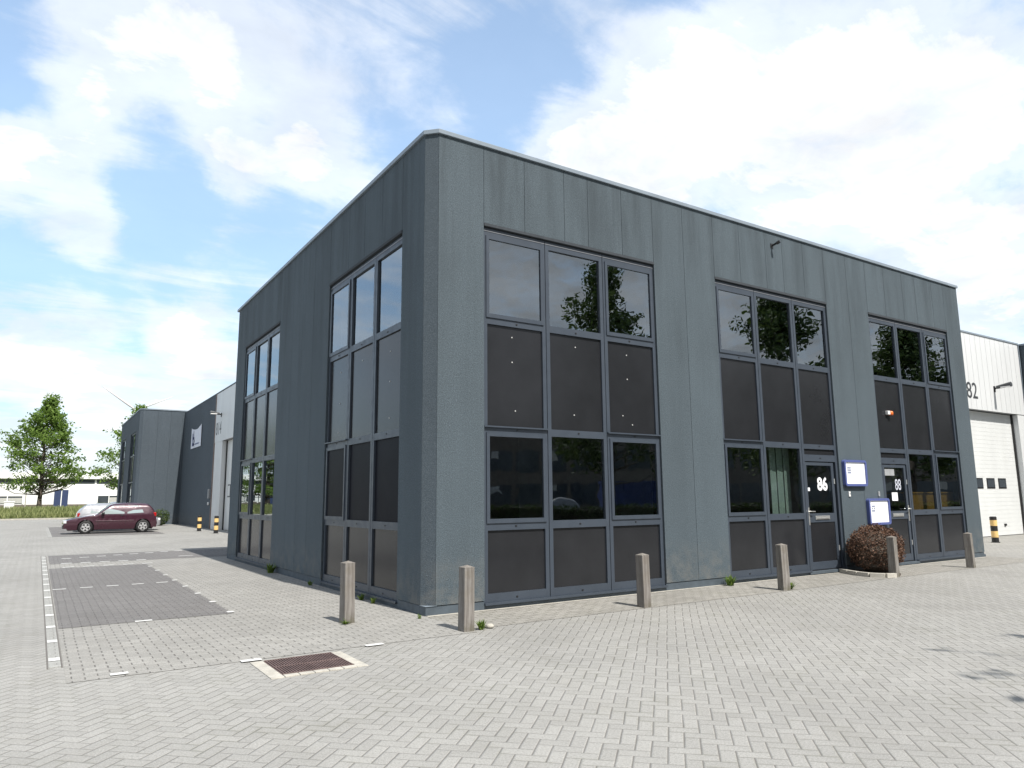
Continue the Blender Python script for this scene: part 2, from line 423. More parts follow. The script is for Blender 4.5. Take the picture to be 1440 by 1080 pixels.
BW = 3.66
FB = [.96, 6.27, 11.58]            # bays of the front
SB = [.96, 8.02]                   # bays of the side (start in Y)
fh = [(x, x + BW, .06, ZT) for x in FB]
sh = [(y, y + 3.48, .06, ZT) for y in SB]
fs = [.96, 1.74, 2.56, 3.08, 3.86, 4.62, 5.42, 6.27, 7.06, 7.89, 8.46, 9.18, 9.93, 10.8, 11.58, 12.38, 13.21, 13.82, 14.65, 15.24]
ss = [.96, 1.8, 2.6, 3.4, 4.44, 5.42, 6.2, 6.95, 8.02, 8.85, 9.7, 10.5, 11.5]
mb = MB()
wall_boxes(mb, CH, W, .135, H, fs, fh, lambda a, c, p, q: mb.box(a, c, 0, .03, p, q))
mb.build('front_wall', M['wall'], office)
mb = MB(); wall_boxes(mb, .28, W - .26, .02, H - .01, [], [(h[0], h[1], .0, ZT) for h in fh], lambda a, c, p, q: mb.box(a, c, .032, .26, p, q)); mb.build('wall_core', M['seam'], office)
mb = MB()
wall_boxes(mb, CH, L, .135, H, ss, sh, lambda a, c, p, q: mb.box(0, .03, a, c, p, q))
mb.build('side_wall', M['wall'], office)
mb = MB(); wall_boxes(mb, .28, L - .02, .02, H - .01, [], [(h[0], h[1], .0, ZT) for h in sh], lambda a, c, p, q: mb.box(.032, .26, a, c, p, q)); mb.build('wall_core', M['seam'], office)
mb = MB(); mb.prism([(CH - .004, .001), (CH + .02, .16), (.16, CH + .02), (.001, CH - .004)], .135, H); mb.build('corner_wall', M['wall_corner_shaded'], office)
mb = MB(); mb.box(0.02, W, L, L + .2, 0, H); mb.box(W - .03, W, .031, L, .135, H); mb.build('rear_wall', M['wall2'], office)
mb = MB()
# plinth pieces between the bays
pu = [.012] + [e for x in FB for e in (x, x + BW)] + [W]
for a, c in zip(pu[0::2], pu[1::2]): mb = MB(); mb.box(a, c, .012, .2, -.1, .128); mb.build('plinth', M['plinth'], office, .006)
pv = [.2] + [e for y in SB for e in (y, y + 3.48)] + [L]
for a, c in zip(pv[0::2], pv[1::2]): mb = MB(); mb.box(.012, .2, a, c, -.1, .128); mb.build('plinth', M['plinth'], office, .006)
for h in fh: mb = MB(); mb.box(h[0] + .001, h[1] - .001, .02, .25, -.1, .064); mb.build('bay_footing', M['plinth'], office)
for h in sh: mb = MB(); mb.box(.02, .25, h[0] + .001, h[1] - .001, -.1, .064); mb.build('bay_footing', M['plinth'], office)
mb = MB(); mb.box(15.3, W + .12, .03, .3, -.1, .07)
mb.build('plinth', M['plinth'], office, .006)
mb = MB(); mb.prism([(.0, .0), (CH + .02, .0), (.0, CH + .02)], .1285, .1335); mb.build('corner_flashing', M['coping'], office)
o = .035
mb = MB(); mb.prism([(CH - .015, -o), (W + o, -o), (W + o, L + .25), (-o, L + .25), (-o, CH - .015)], H + .004, H + .075)
mb.build('coping', M['coping'], office, .006)
# inside: floor, storey slab, partitions
mb = MB(); mb.box(.27, W - .05, .27, L - .05, -.05, .05); mb.box(.27, W - .05, .3, L - .05, 3.2, 3.5); mb.build('floor_slab', M['interior_dark'], office)
mb = MB(); mb.box(4.6, W - .1, 4.4, 4.5, .05, H - .01); mb.box(4.5, 4.6, 4.4, L - .1, .05, H - .01); mb.box(5.4, 5.5, .3, 4.4, .05, H - .01); mb.box(10.7, 10.8, .3, 4.4, .05, H - .01); mb.box(.3, 4.5, 6.2, 6.3, .05, H - .01)
mb.build('partition_wall', M['interior'], office)

# one window bay; local x along the facade, y inward, z up
D0 = .035   # setback of the frames
def bay(parent, loc, rz, width, kinds, doors=(), zoff=0, wm='glass', bolts=None, seed=0):
    rr = random.Random(seed)
    f = MB(); e = [0, width / 3 - .02, width * 2 / 3 + .0, width]
    G = .006
    kids = []
    y0, y1 = D0, D0 + .07
    f.box(0, width, D0 + .02, D0 + .09, .066, .098, 1)
    for k in range(3):
        a, c = e[k] + G, e[k + 1] - G
        if kinds[k] == 'door': zs = [(2.58, 2.68), (2.32, 2.46)]
        else: zs = [(.10, .22), (1.13, 1.25), (2.575, 2.69)]
        zs += [(4.285, 4.40), (5.70, ZT - .06)]
        lo = 0.02 if kinds[k] == 'door' else .10
        f.box(a, a + .07, y0, y1, lo, ZT - .06); f.box(c - .07, c, y0, y1, lo, ZT - .06)
        for (p, q) in zs:
            f.box(a + .07, c - .07, y0 + .001, y1 - .001, p, q)
        for z in ([1.19] if kinds[k] != 'door' else [2.39]) + [4.335, 2.645] + ([.15] if kinds[k] != 'door' else []):
            xm = (a + c) / 2 + rr.uniform(-.03, .03); f.box(xm - .015, xm + .015, y0 - .008, y0, z - .01, z + .01, 2)
        if kinds[k] == 'sash':
            for (p, q) in ((1.235, 2.59), (4.385, 5.715)):
                s0, s1 = y0 - .018, y0 + .03; w = .055
                A, C = a + .045, c - .045
                f.box(A, A + w, s0, s1, p, q); f.box(C - w, C, s0, s1, p, q)
                f.box(A + w, C - w, s0 + .001, s1, p, p + w + .01); f.box(A + w, C - w, s0 + .001, s1, q - w, q)
            f.box(a - .004, c + .004, y0 - .04, y0 - .001, 2.672, 2.694)      # drip strip
        # header rail light line
        f.box(a, c, y0 - .006, y0, 5.785, 5.80, 3)
    for x in (e[1], e[2]): f.box(x - G, x + G, y0 + .02, y1, .08, ZT - .061, 1)
    f.box(0, width, -.014, .06, ZT - .048, ZT - .002, 4)              # head cover
    last = e[2] - .01 if kinds[2] == 'door' else width
    first = e[1] + .01 if kinds[0] == 'door' else 0
    f.box(first, last, -.02, y0 + .02, .065, .098, 0)                  # sill
    bo = f.build('window_bay', [M['frame'], M['frame_dark'], M['black_plastic'], M['strip'], M['seam']], parent)
    bo.location = (loc[0], loc[1], loc[2] + zoff); bo.rotation_euler = (0, 0, rz)
    for k in range(3):
        a, c = e[k] + G + .065, e[k + 1] - G - .065
        g0 = .03 if kinds[k] == 'sash' else 0
        def pane(p, q, mat):
            m_ = MB(); yy = y0 + .035 - (.03 if kinds[k] == 'sash' else 0)
            m_.box(a + g0 * .8, c - g0 * .8, yy, yy + .012, p, q); m_.build('pane', M[mat], bo)
        def panel(p, q, bl=()):
            m_ = MB(); yy = y0 + .03; m_.box(a, c, yy, yy + .03, p, q, 0)
            for (bx, bz) in bl:
                X = a + (c - a) * bx; m_.tube((X, yy - .008, bz), (X, yy, bz), .011, n=8, mi=1)
            m_.build('infill_panel', [M['panel'], M['bolt']], bo)
        bl = bolts[k] if bolts else []
        pane(4.39, 5.71, 'glass_coated'); panel(2.68, 4.29, bl)
        if kinds[k] == 'door': panel(2.45, 2.59)
        else:
            pane(1.24, 2.585, wm); panel(.21, 1.14)
    return bo
PB = [[(.45, 4.12), (.45, 3.72), (.5, 2.95)], [(.5, 4.1), (.45, 2.95)], [(.42, 4.08), (.42, 3.65), (.3, 3.0), (.5, 2.85)]]
bay(office, (FB[0], 0, 0), 0, BW, ['sash', 'fixed', 'sash'], bolts=PB, seed=1)
bay(office, (FB[1], 0, 0), 0, BW, ['sash', 'fixed', 'door'], seed=2)
bay(office, (FB[2], 0, 0), 0, BW, ['door', 'fixed', 'sash'], seed=3)
bay(office, (0, SB[0] + 3.48, 0), R(-90), 3.48, ['sash', 'fixed', 'fixed'], bolts=[[(.55, 4.0), (.55, 3.4), (.5, 2.85)], [(.5, 4.05)], [(.55, 4.0), (.55, 3.5), (.55, 2.9)]], seed=4, wm='film')
bay(office, (0, SB[1] + 3.48, 0), R(-90), 3.48, ['sash', 'fixed', 'fixed'], seed=5)

# entrance doors
def door(x0, x1, hinge_left, number, bold, hx):
    d = MB(); y0, y1 = .05, .10
    d.box(x0, x0 + .085, y0, y1, .1, 2.3); d.box(x1 - .085, x1, y0, y1, .1, 2.3)
    for p, q in ((.1, .25), (1.05, 1.235), (2.235, 2.3)): d.box(x0 + .085, x1 - .085, y0 + .001, y1 - .001, p, q)
    o = d.build('entrance_door', M['frame'], office, .003)
    m_ = MB(); m_.box(x0 + .08, x1 - .08, .07, .08, 1.23, 2.24); m_.build('pane', M['glass'], o)
    m_ = MB(); m_.box(x0 + .08, x1 - .08, .066, .09, .24, 1.06); m_.build('kick_panel', M['panel'], o)
    m_ = MB(); m_.box(x0 + .27, x1 - .27, .036, .05, 1.105, 1.185); m_.box(x0 + .30, x1 - .30, .026, .036, 1.12, 1.15); m_.build('letter_slot', M['steel'], o, .004)
    hxw = x0 + .045 if hinge_left else x1 - .045
    s = 1 if hinge_left else -1
    m_ = MB(); m_.box(hxw - .02, hxw + .02, .036, .05, 1.0, 1.36); m_.tube((hxw, .04, 1.28), (hxw, -.02, 1.28), .011); m_.tube((hxw, -.02, 1.28), (hxw + s * .13, -.02, 1.275), .011)
    m_.build('handle', M['steel'], o)
    for z in (.45, 1.85):
        m_ = MB(); hh = x1 - .01 if hinge_left else x1 - .015
        m_.tube((hh, .045, z), (hh, .045, z + .11), .013); m_.build('hinge', M['steel'], o)
    text('house_number', number, .37 if bold else .36, M['sign_white'] if bold else M['ink_pale'], o, (hx, .064, 1.72), (R(90), 0, 0), .012 if bold else 0., .001, .95 if bold else .72)
    m_ = MB(); m_.box(x0 - .12, x1 + .14, -.02, .12, .02, .075); m_.build('threshold', M['plinth'], o, .004)
    return o
d86 = door(8.76, 9.79, True, '86', True, 9.20)
d88 = door(11.69, 12.68, False, '88', False, 12.19)
mb = MB(); mb.box(12.02, 12.26, .062, .066, 1.47, 1.66); mb.build('paper_notice', M['sign_white'], d88)
mb = MB(); mb.box(11.80, 12.2, .062, .066, 2.05, 2.2); mb.build('paper_notice', M['grey_plastic'], d88)
mb = MB(); mb.box(8.85, 8.93, .062, .066, 1.70, 1.77); mb.build('sticker', M['sign_white'], d86)

# things seen through the ground floor glass
bl = thing('vertical_blind', (8.42, .36, 0), 0, 'pale green grey vertical blind behind the glass left of door 86', 'blind')
b = MB()
for i in range(9):
    x = -.36 + i * .075; b.box(x, x + .068, (i % 3) * .01, .004 + (i % 3) * .01, 1.1, 2.62)
b.build('slat_row', M['blind'], bl)
b = MB(); b.box(-.5, .5, -.01, .04, 2.62, 2.68); b.build('rail', M['white_plastic'], bl)
ct = thing('reception_counter', (14.55, .36, .05), 0, 'orange brown wooden counter behind the glass right of door 88', 'counter')
b = MB(); b.box(-1.3, 1.1, 0, .03, 0, 1.58); b.build('front_panel', M['oak'], ct)
b = MB(); b.box(-1.33, 1.13, -.03, .55, 1.585, 1.62); b.build('worktop', M['oak'], ct, .004)
b = MB(); b.box(0, .24, 0, .24, 0, 3.14); o = b.build('interior_pillar', M['interior'], None, .01); o.location = (13.75, 1.0, .051); tag(o, 'pale square pillar inside behind the glass of the bay at door 88', 'pillar')

# ------------------------------------------------------------------ small things on the front
def sign(name, x0, x1, z0, z1, label, lines):
    t = thing(name, ((x0 + x1) / 2, 0, (z0 + z1) / 2), 0, label, 'sign', 'blue framed notice signs')
    w, h = (x1 - x0) / 2, (z1 - z0) / 2
    b = MB(); T = .06
    # rounded frame as extruded ring pieces
    def rr(w, h, r, n=5):
        pts = []
        for cx, cz, a0 in ((w - r, h - r, 0), (-w + r, h - r, 90), (-w + r, -h + r, 180), (w - r, -h + r, 270)):
            for i in range(n + 1):
                a = R(a0 + 90 * i / n); pts.append((cx + r * math.cos(a), cz + r * math.sin(a)))
        return pts
    A = rr(w, h, .06); B = rr(w - .05, h - .05, .02); n = len(A)
    for y, flip in ((-.075, 0), (-.0, 1)):
        pass
    base = len(b.v)
    for ring, y in ((A, -.002), (A, -.075), (B, -.075), (B, -.035)):
        b.v += [(p[0], y, p[1]) for p in ring]
    for k in range(3):
        for i in range(n):
            j = (i + 1) % n; b.f.append((base + k * n + i, base + k * n + j, base + (k + 1) * n + j, base + (k + 1) * n + i)); b.m.append(0)
    b.build('sign_frame', M['sign_blue'], t)
    b = MB(); b.box(-w + .045, w - .045, -.05, -.036, -h + .045, h - .045); b.build('sign_face', M['sign_white'], t)
    b = MB()
    for i in range(3):
        for j in range(3):
            if (i, j) != (1, 1) or lines: b.box(-w + .13 + i * .045, -w + .165 + i * .045, -.0525, -.05, h - .19 - j * .05, h - .155 - j * .05)
    b.build('emblem', M['ink'], t)
    if lines:
        r = random.Random(5)
        for li, (zz, ln) in enumerate(((-.02, .2), (-.08, .33))):
            b = MB(); x = -w + .13
            while x < -w + .13 + ln:
                s = r.uniform(.012, .03); b.box(x, x + s, -.0525, -.05, zz, zz + .018); x += s + .008
            b.build('text_line', M['ink_pale'], t)
    return t
sign('notice_sign', 10.02, 10.86, 1.80, 2.37, 'blue framed white sign mounted higher, beside door 86', True)
sign('notice_sign', 10.83, 11.66, .95, 1.53, 'blue framed white sign mounted lower, above the brown shrub', False)
def bell(x, z, label, mat):
    t = thing('doorbell', (x, 0, z), 0, label, 'doorbell', 'doorbells by the doors')
    b = MB(); b.box(-.03, .03, -.022, -.001, -.055, .055); b.build('housing', M[mat], t, .006)
    b = MB(); b.tube((0, -.03, .01), (0, -.0225, .01), .013); b.build('button', M['grey_plastic'], t)
bell(10.22, 1.63, 'white doorbell under the higher blue sign near door 86', 'white_plastic')
bell(11.36, 1.63, 'small grey doorbell left of door 88', 'grey_plastic')
t = thing('alarm_beacon', (12.12, .06, 3.52), 0, 'orange alarm beacon with white base on the panel above door 88', 'alarm beacon')
b = MB(); b.box(-.07, .03, -.07, .003, -.04, .05); b.build('beacon_base', M['white_plastic'], t, .01)
b = MB(); b.lathe([(.0, -.05), (.048, -.05), (.052, 0), (.044, .04), (.0, .055)], 14); o = b.build('lens', M['orange'], t, smooth=True); o.location = (.07, -.055, 0)
t = thing('wall_hook', (8.12, 0, 6.88), 0, 'small black bracket sticking out high on the wall above the middle bay', 'bracket')
b = MB(); b.tube((0, 0, 0), (0, -.16, .03), .022); b.box(-.04, .04, -.012, 0, -.05, .05); b.build('arm', M['black_plastic'], t)
b = MB(); b.tube((0, -.13, .02), (.02, -.2, .05), .034); b.build('nozzle', M['black_plastic'], t)

# ------------------------------------------------------------------ hall with the roller doors
hall = thing('warehouse_hall', (3.9, 3.9, 0), 0, 'warehouse hall with white cladding, dark walls and white sectional doors behind the office block', 'warehouse')
HX, HY = 3.9, 3.9
def hb(name, mats, mb, bevel=0):
    mb.v = [(x - HX, y - HY, z) for x, y, z in mb.v]; return mb.build(name, mats, hall, bevel)
HR = 7.8
# right recess (faces the yard), plane y = 3.9
mb = MB(); wall_boxes(mb, 16.05, 29.42, 4.82, HR, [16.3 + .41 * i for i in range(33)], [], lambda a, c, p, q: mb.box(a, c, HY, HY + .03, p, q), .014); hb('fascia_cladding', M['white_clad'], mb)
mb = MB(); mb.box(16.05, 29.4, HY + .031, HY + .3, 4.83, HR - .01); mb.box(16.05, 22.6, HY + .031, HY + .3, 0, 4.83); hb('wall_core', M['grey_plastic'], mb)
mb = MB(); mb.box(16.05, 29.45, HY - .03, HY + .3, HR, HR + .06); mb.box(29.425, 29.475, HY - .03, HY + .3, 4.8, HR - .001); hb('roof_trim', M['coping'], mb)
mb = MB(); mb.box(16.05, 22.9, HY + .02, HY + .03, 0, 4.8); hb('door_jamb', M['white_clad'], mb)
mb = MB(); mb.box(28.72, 29.45, HY + .02, HY + .3, 0, 4.8); hb('door_jamb', M['white_clad'], mb)
mb = MB(); mb.box(28.68, 28.72, HY + .2, HY + .30, 0, 4.8); hb('door_seal', M['black_plastic'], mb)
def sect_door(mb, a, c, z1, put):
    z = .03; 
    while z < z1 - .05:
        put(a, c, z, min(z + .155, z1)); z += .16
mb = MB(); DY = HY + .28
sect_door(mb, 22.95, 28.68, 4.8, lambda a, c, p, q: mb.box(a, c, DY, DY + .04, p, q)); mb.box(22.95, 28.68, DY + .006, DY + .05, .02, 4.8)
sd = hb('sectional_door', M['white_door'], mb)
for x0, x1 in ((25.1, 25.75), (26.05, 26.7), (27.0, 27.65)):
    m_ = MB(); x0 -= HX; x1 -= HX; y = DY - HY
    m_.box(x0, x1, y - .012, y, 1.82, 2.22, 1); m_.box(x0 + .05, x1 - .05, y - .018, y - .012, 1.87, 2.17, 0); m_.build('door_window', [M['far_glass'], M['black_plastic']], sd)
m_ = MB(); m_.box(27.1 - HX, 27.25 - HX, DY - HY - .04, DY - HY, .38, .46); m_.build('pull_handle', M['black_plastic'], sd)
text('house_number', '82', .88, M['digit'], hall, (24.62 - HX, -.003, 5.24), (R(90), 0, 0), .006, .002, 1.0)
# left recess, plane x = 3.9
mb = MB(); wall_boxes(mb, 14., 36.0, 4.98, HR + .1, [14.2 + .41 * i for i in range(54)], [], lambda a, c, p, q: mb.box(HX, HX + .03, a, c, p, q), .006); hb('fascia_cladding', M['white_clad'], mb)
mb = MB(); mb.box(HX + .031, HX + .3, 12.7, 47.3, 5.0, HR); mb.box(HX + .031, HX + .3, 12.7, 28, 0, 5.0); mb.box(HX + .031, HX + .3, 36, 47.3, 0, 5.0); hb('wall_core', M['grey_plastic'], mb)
mb = MB(); wall_boxes(mb, 36.06, 47.3, .0, HR + .1, [38.3, 40.7, 43.1, 45.5], [], lambda a, c, p, q: mb.box(HX, HX + .03, a, c, p, q)); hb('dark_wall', M['wall2'], mb)
mb = MB(); mb.box(HX - .02, HX + .3, 12.7, 47.3, HR + .1, HR + .17); hb('roof_trim', M['plinth'], mb)
mb = MB(); mb.box(HX - .03, HX + .03, 35.98, 36.06, 0, HR + .1); hb('edge_trim', M['copper'], mb)
mb = MB(); mb.box(HX + .02, HX + .3, 33.85, 35.98, 0, 4.98); hb('door_jamb', M['white_clad'], mb)
mb = MB(); mb.box(HX + .24, HX + .35, 33.78, 33.85, 0, 4.98); hb('door_seal', M['black_plastic'], mb)
mb = MB(); sect_door(mb, 28.2, 33.78, 4.98, lambda a, c, p, q: mb.box(HX + .3, HX + .34, a, c, p, q)); mb.box(HX + .306, HX + .36, 28.2, 33.78, .02, 4.98)
sd = hb('sectional_door', M['white_door'], mb)
for y0, y1 in ((32.5, 33.15), (31.35, 32.0), (30.2, 30.85)):
    m_ = MB(); y0 -= HY; y1 -= HY
    m_.box(.288, .3, y0, y1, 1.8, 2.5, 1); m_.box(.282, .288, y0 + .07, y1 - .07, 1.87, 2.43, 0); m_.build('door_window', [M['white_door'], M['digit']], sd)
text('house_number', '814', 1.05, M['digit'], hall, (-.003, 36.0 - HY - .25, 5.42), (R(90), 0, R(-90)), 0., .002, .95)
mb = MB(); mb.prism([(16.06, 4.25), (29.3, 4.25), (29.3, 47.2), (4.25, 47.2), (4.25, 12.8), (16.06, 12.8)], HR - .25, HR - .05); hb('roof', M['grey_plastic'], mb)

def wall_lamp(loc, rz, label):
    t = thing('wall_lamp', loc, rz, label, 'wall lamp', 'outdoor lamps over the sectional doors')
    b = MB(); b.box(-.06, .06, -.03, 0, -.12, .12); b.tube((0, -.02, 0), (0, -.12, .06), .03); b.build('bracket', M['black_plastic'], t, .006)
    b = MB(); b.tube((0, -.1, .06), (.0, -.62, .13), .07, .095); b.build('lamp_arm', M['digit'], t)
    b = MB(); b.box(-.08, .08, -.6, -.25, .02, .06); b.build('lamp_glass', M['white_plastic'], t, .01)
wall_lamp((26.9, HY, 5.72), 0, 'dark outdoor lamp on the white cladding beside the number 82')
wall_lamp((HX, 34.4, 6.5), R(-90), 'dark outdoor lamp on the white cladding above the number 814')
t = thing('key_box', (HX, 36.55, 1.95), R(-90), 'small grey box with white fitting on the dark wall beside the white jamb', 'intercom box')
b = MB(); b.box(-.14, .14, -.1, 0, -.2, .35); b.build('housing', M['grey_plastic'], t, .01)
b = MB(); b.tube((.0, -.1, -.5), (0, -.02, -.5), .09); b.build('button', M['white_plastic'], t)

# banner on the dark wall
t = thing('banner', (HX - .03, 42.0, 5.1), R(-90), 'white banner with navy emblem sagging on the dark hall wall', 'banner')
b = MB(); nx, nz = 20, 8
def bz(u): return 1.42 - .20 * math.sin(math.pi * u) ** .8
for k, yy in enumerate((-.012, 0)):
    base = len(b.v)
    for i in range(nx + 1):
        u = i / nx
        for j in range(nz + 1):
            w = j / nz; b.v.append((-1.8 + 3.6 * u, yy - .02 * math.sin(u * 9) * w, w * bz(u)))
    for i in range(nx):
        for j in range(nz):
            p = base + i * (nz + 1) + j; q = (p, p + nz + 1, p + nz + 2, p + 1); b.f.append(q if k == 0 else q[::-1]); b.m.append(0)
b.build('cloth', M['banner'], t)
b = MB()
b.box(-1.15, -.98, -.05, -.045, .15, 1.0); b.box(-.98, -.55, -.05, -.045, .15, .28); b.box(-.98, -.6, -.05, -.045, .62, .74)
b.tube((-.75, -.05, .45), (-.75, -.045, .45), .24, n=20); b.box(-.78, -.72, -.05, -.045, .72, 1.18)
b.build('emblem', M['banner_ink'], t)
b = MB(); b.tube((-.75, -.056, .45), (-.75, -.0505, .45), .13, n=20); b.build('emblem_hole', M['banner'], t)
b = MB()
for i in range(9): b.box(-.25 + i * .17, -.12 + i * .17, -.045, -.04, .2, .27)
b.build('small_print', M['ink'], t)

# ------------------------------------------------------------------ neighbouring blocks
nb = thing('neighbour_office_block', (1.0, 47.3, 0), 0, 'dark grey office block at the far end of the hall behind the maroon car', 'office building')
mb = MB(); wall_boxes(mb, .2, 9., .12, 8.05, [1.15, 1.98, 2.75], [], lambda a, c, p, q: mb.box(a, c, 0, .03, p, q), .012)
mb.prism([(0, .2), (.2, .0), (.25, .25)], .12, 8.05); mb.box(.25, 9, .031, .3, .0, 8.04); mb.build('front_wall', M['wall2'], nb)
nbh = [(2.0, 5.5, .12, 6.65), (9.0, 12.3, .12, 6.65)]
mb = MB(); wall_boxes(mb, .2, 13.6, .12, 8.05, [], nbh, lambda a, c, p, q: mb.box(0, .25, a, c, p, q)); mb.build('side_wall', M['wall2'], nb)
mb = MB(); mb.prism([(.2, -.04), (9, -.04), (9, 13.7), (-.04, 13.7), (-.04, .2)], 8.055, 8.13); mb.build('coping', M['coping'], nb)
mb = MB(); mb.box(.012, 9, .012, .3, -.1, .115); mb.box(.012, .3, .3, 13.6, -.1, .115); mb.build('plinth', M['plinth'], nb)
for (a, c, p, q) in nbh:
    m_ = MB()
    n3 = (c - a) / 3
    for k in range(4): m_.box(.06, .12, a + n3 * k - .05, a + n3 * k + .05, p, q)
    for z in (.15, 1.3, 3.0, 4.95, 6.6): m_.box(.061, .119, a, c, z - .05, z + .05)
    fo = m_.build('window_bay', M['frame'], nb)
    for k in range(3):
        for z0, z1, mt in ((.2, 1.25, 'panel'), (1.35, 2.95, 'glass_coated'), (3.05, 4.9, 'panel'), (5.0, 6.55, 'glass_coated')):
            m_ = MB(); m_.box(.09, .10, a + n3 * k + .05, a + n3 * (k + 1) - .05, z0, z1); m_.build('pane' if 'glass' in mt else 'infill_panel', M[mt], fo)
rb = thing('neighbour_office_block', (29.55, 0, 0), 0, 'dark grey office block edge at the far right beyond the white door', 'office building')
mb = MB(); wall_boxes(mb, 0, 11, .1, 7.75, [.2 + .8 * i for i in range(14)], [], lambda a, c, p, q: mb.box(a, c, 0, .03, p, q)); mb.box(.0, .25, .031, 12, .1, 7.75); mb.build('wall', M['wall2'], rb)
mb = MB(); mb.box(-.03, 11, -.03, 12, 7.755, 7.83); mb.build('coping', M['coping'], rb)

# ------------------------------------------------------------------ bollards
def wooden(x, y, h, rz, tilt, label):
    t = thing('wooden_bollard', (x, y, 0), rz, label, 'bollard', 'wooden bollards along the office walls')
    t.rotation_euler = (tilt[0], tilt[1], rz)
    b = MB(); w = .073; hs = h - .035
    pts = [(-w, -w), (w, -w), (w, w), (-w, w)]
    base = len(b.v)
    for s, z in ((1.04, -.1), (1.03, .05), (1.0, .4), (.98, hs)):
        b.v += [(p[0] * s, p[1] * s, z) for p in pts]
    for k in range(3):
        for i in range(4):
            j = (i + 1) % 4; b.f.append((base + k * 4 + i, base + k * 4 + j, base + k * 4 + 4 + j, base + k * 4 + 4 + i)); b.m.append(0)
    b.build('post', M['timber'], t, .006)
    b = MB(); base = 0
    b.v += [(p[0] * .985, p[1] * .985, hs) for p in pts] + [(p[0] * .99, p[1] * .99, hs + .008) for p in pts] + [(.006, .004, h)]
    for i in range(4):
        j = (i + 1) % 4; b.f.append((i, j, 4 + j, 4 + i)); b.f.append((4 + i, 4 + j, 8)); b.m += [0, 0]
    b.build('pointed_top', M['timber'], t)
wooden(-1.06, .16, .80, R(8), (R(0), R(-.6)), 'weathered wooden bollard standing before the side wall, left of the corner')
wooden(-.07, -1.27, .79, R(2), (R(.4), R(.4)), 'weathered wooden bollard at the building corner with a weed beside its foot')
wooden(3.02, -1.13, .78, R(3), (R(0), R(-.6)), 'weathered wooden bollard at the right end of the first front window bay')
wooden(6.28, -1.13, .79, R(-14), (R(0), R(-.5)), 'darker wooden bollard in front of the glazing left of door 86')
wooden(9.74, -1.12, .80, R(6), (R(.8), R(-1.2)), 'wooden bollard beside the clipped brown shrub')
wooden(12.8, -1.13, .77, R(10), (R(0), R(-1.2)), 'wooden bollard near the right end of the office front')

def striped(x, y, h, label):
    t = thing('striped_bollard', (x, y, 0), 0, label, 'bollard', 'black and yellow bollards at the roller doors')
    b = MB(); r = .105
    z = [0, .2 * h, .44 * h, .64 * h, .86 * h, h - .02, h]
    b.lathe([(r, z[0]), (r, z[1]), (r, z[2]), (r, z[3]), (r, z[4]), (r, z[5]), (r - .025, z[6])], 20, mi=[0, 1, 0, 1, 0, 0, 0])
    b.build('tube', [M['black_plastic'], M['yellow']], t)
    b = MB(); b.lathe([(r + .03, 0), (r + .03, .02), (r, .024)], 20); b.build('foot_ring', M['black_plastic'], t)
striped(22.43, 2.52, .86, 'black and yellow bollard before the white door numbered 82')
striped(3.0, 29.6, .86, 'black and yellow bollard nearer the white door numbered 814')
striped(2.82, 33.1, .84, 'black and yellow bollard before the dark hall wall, further back')

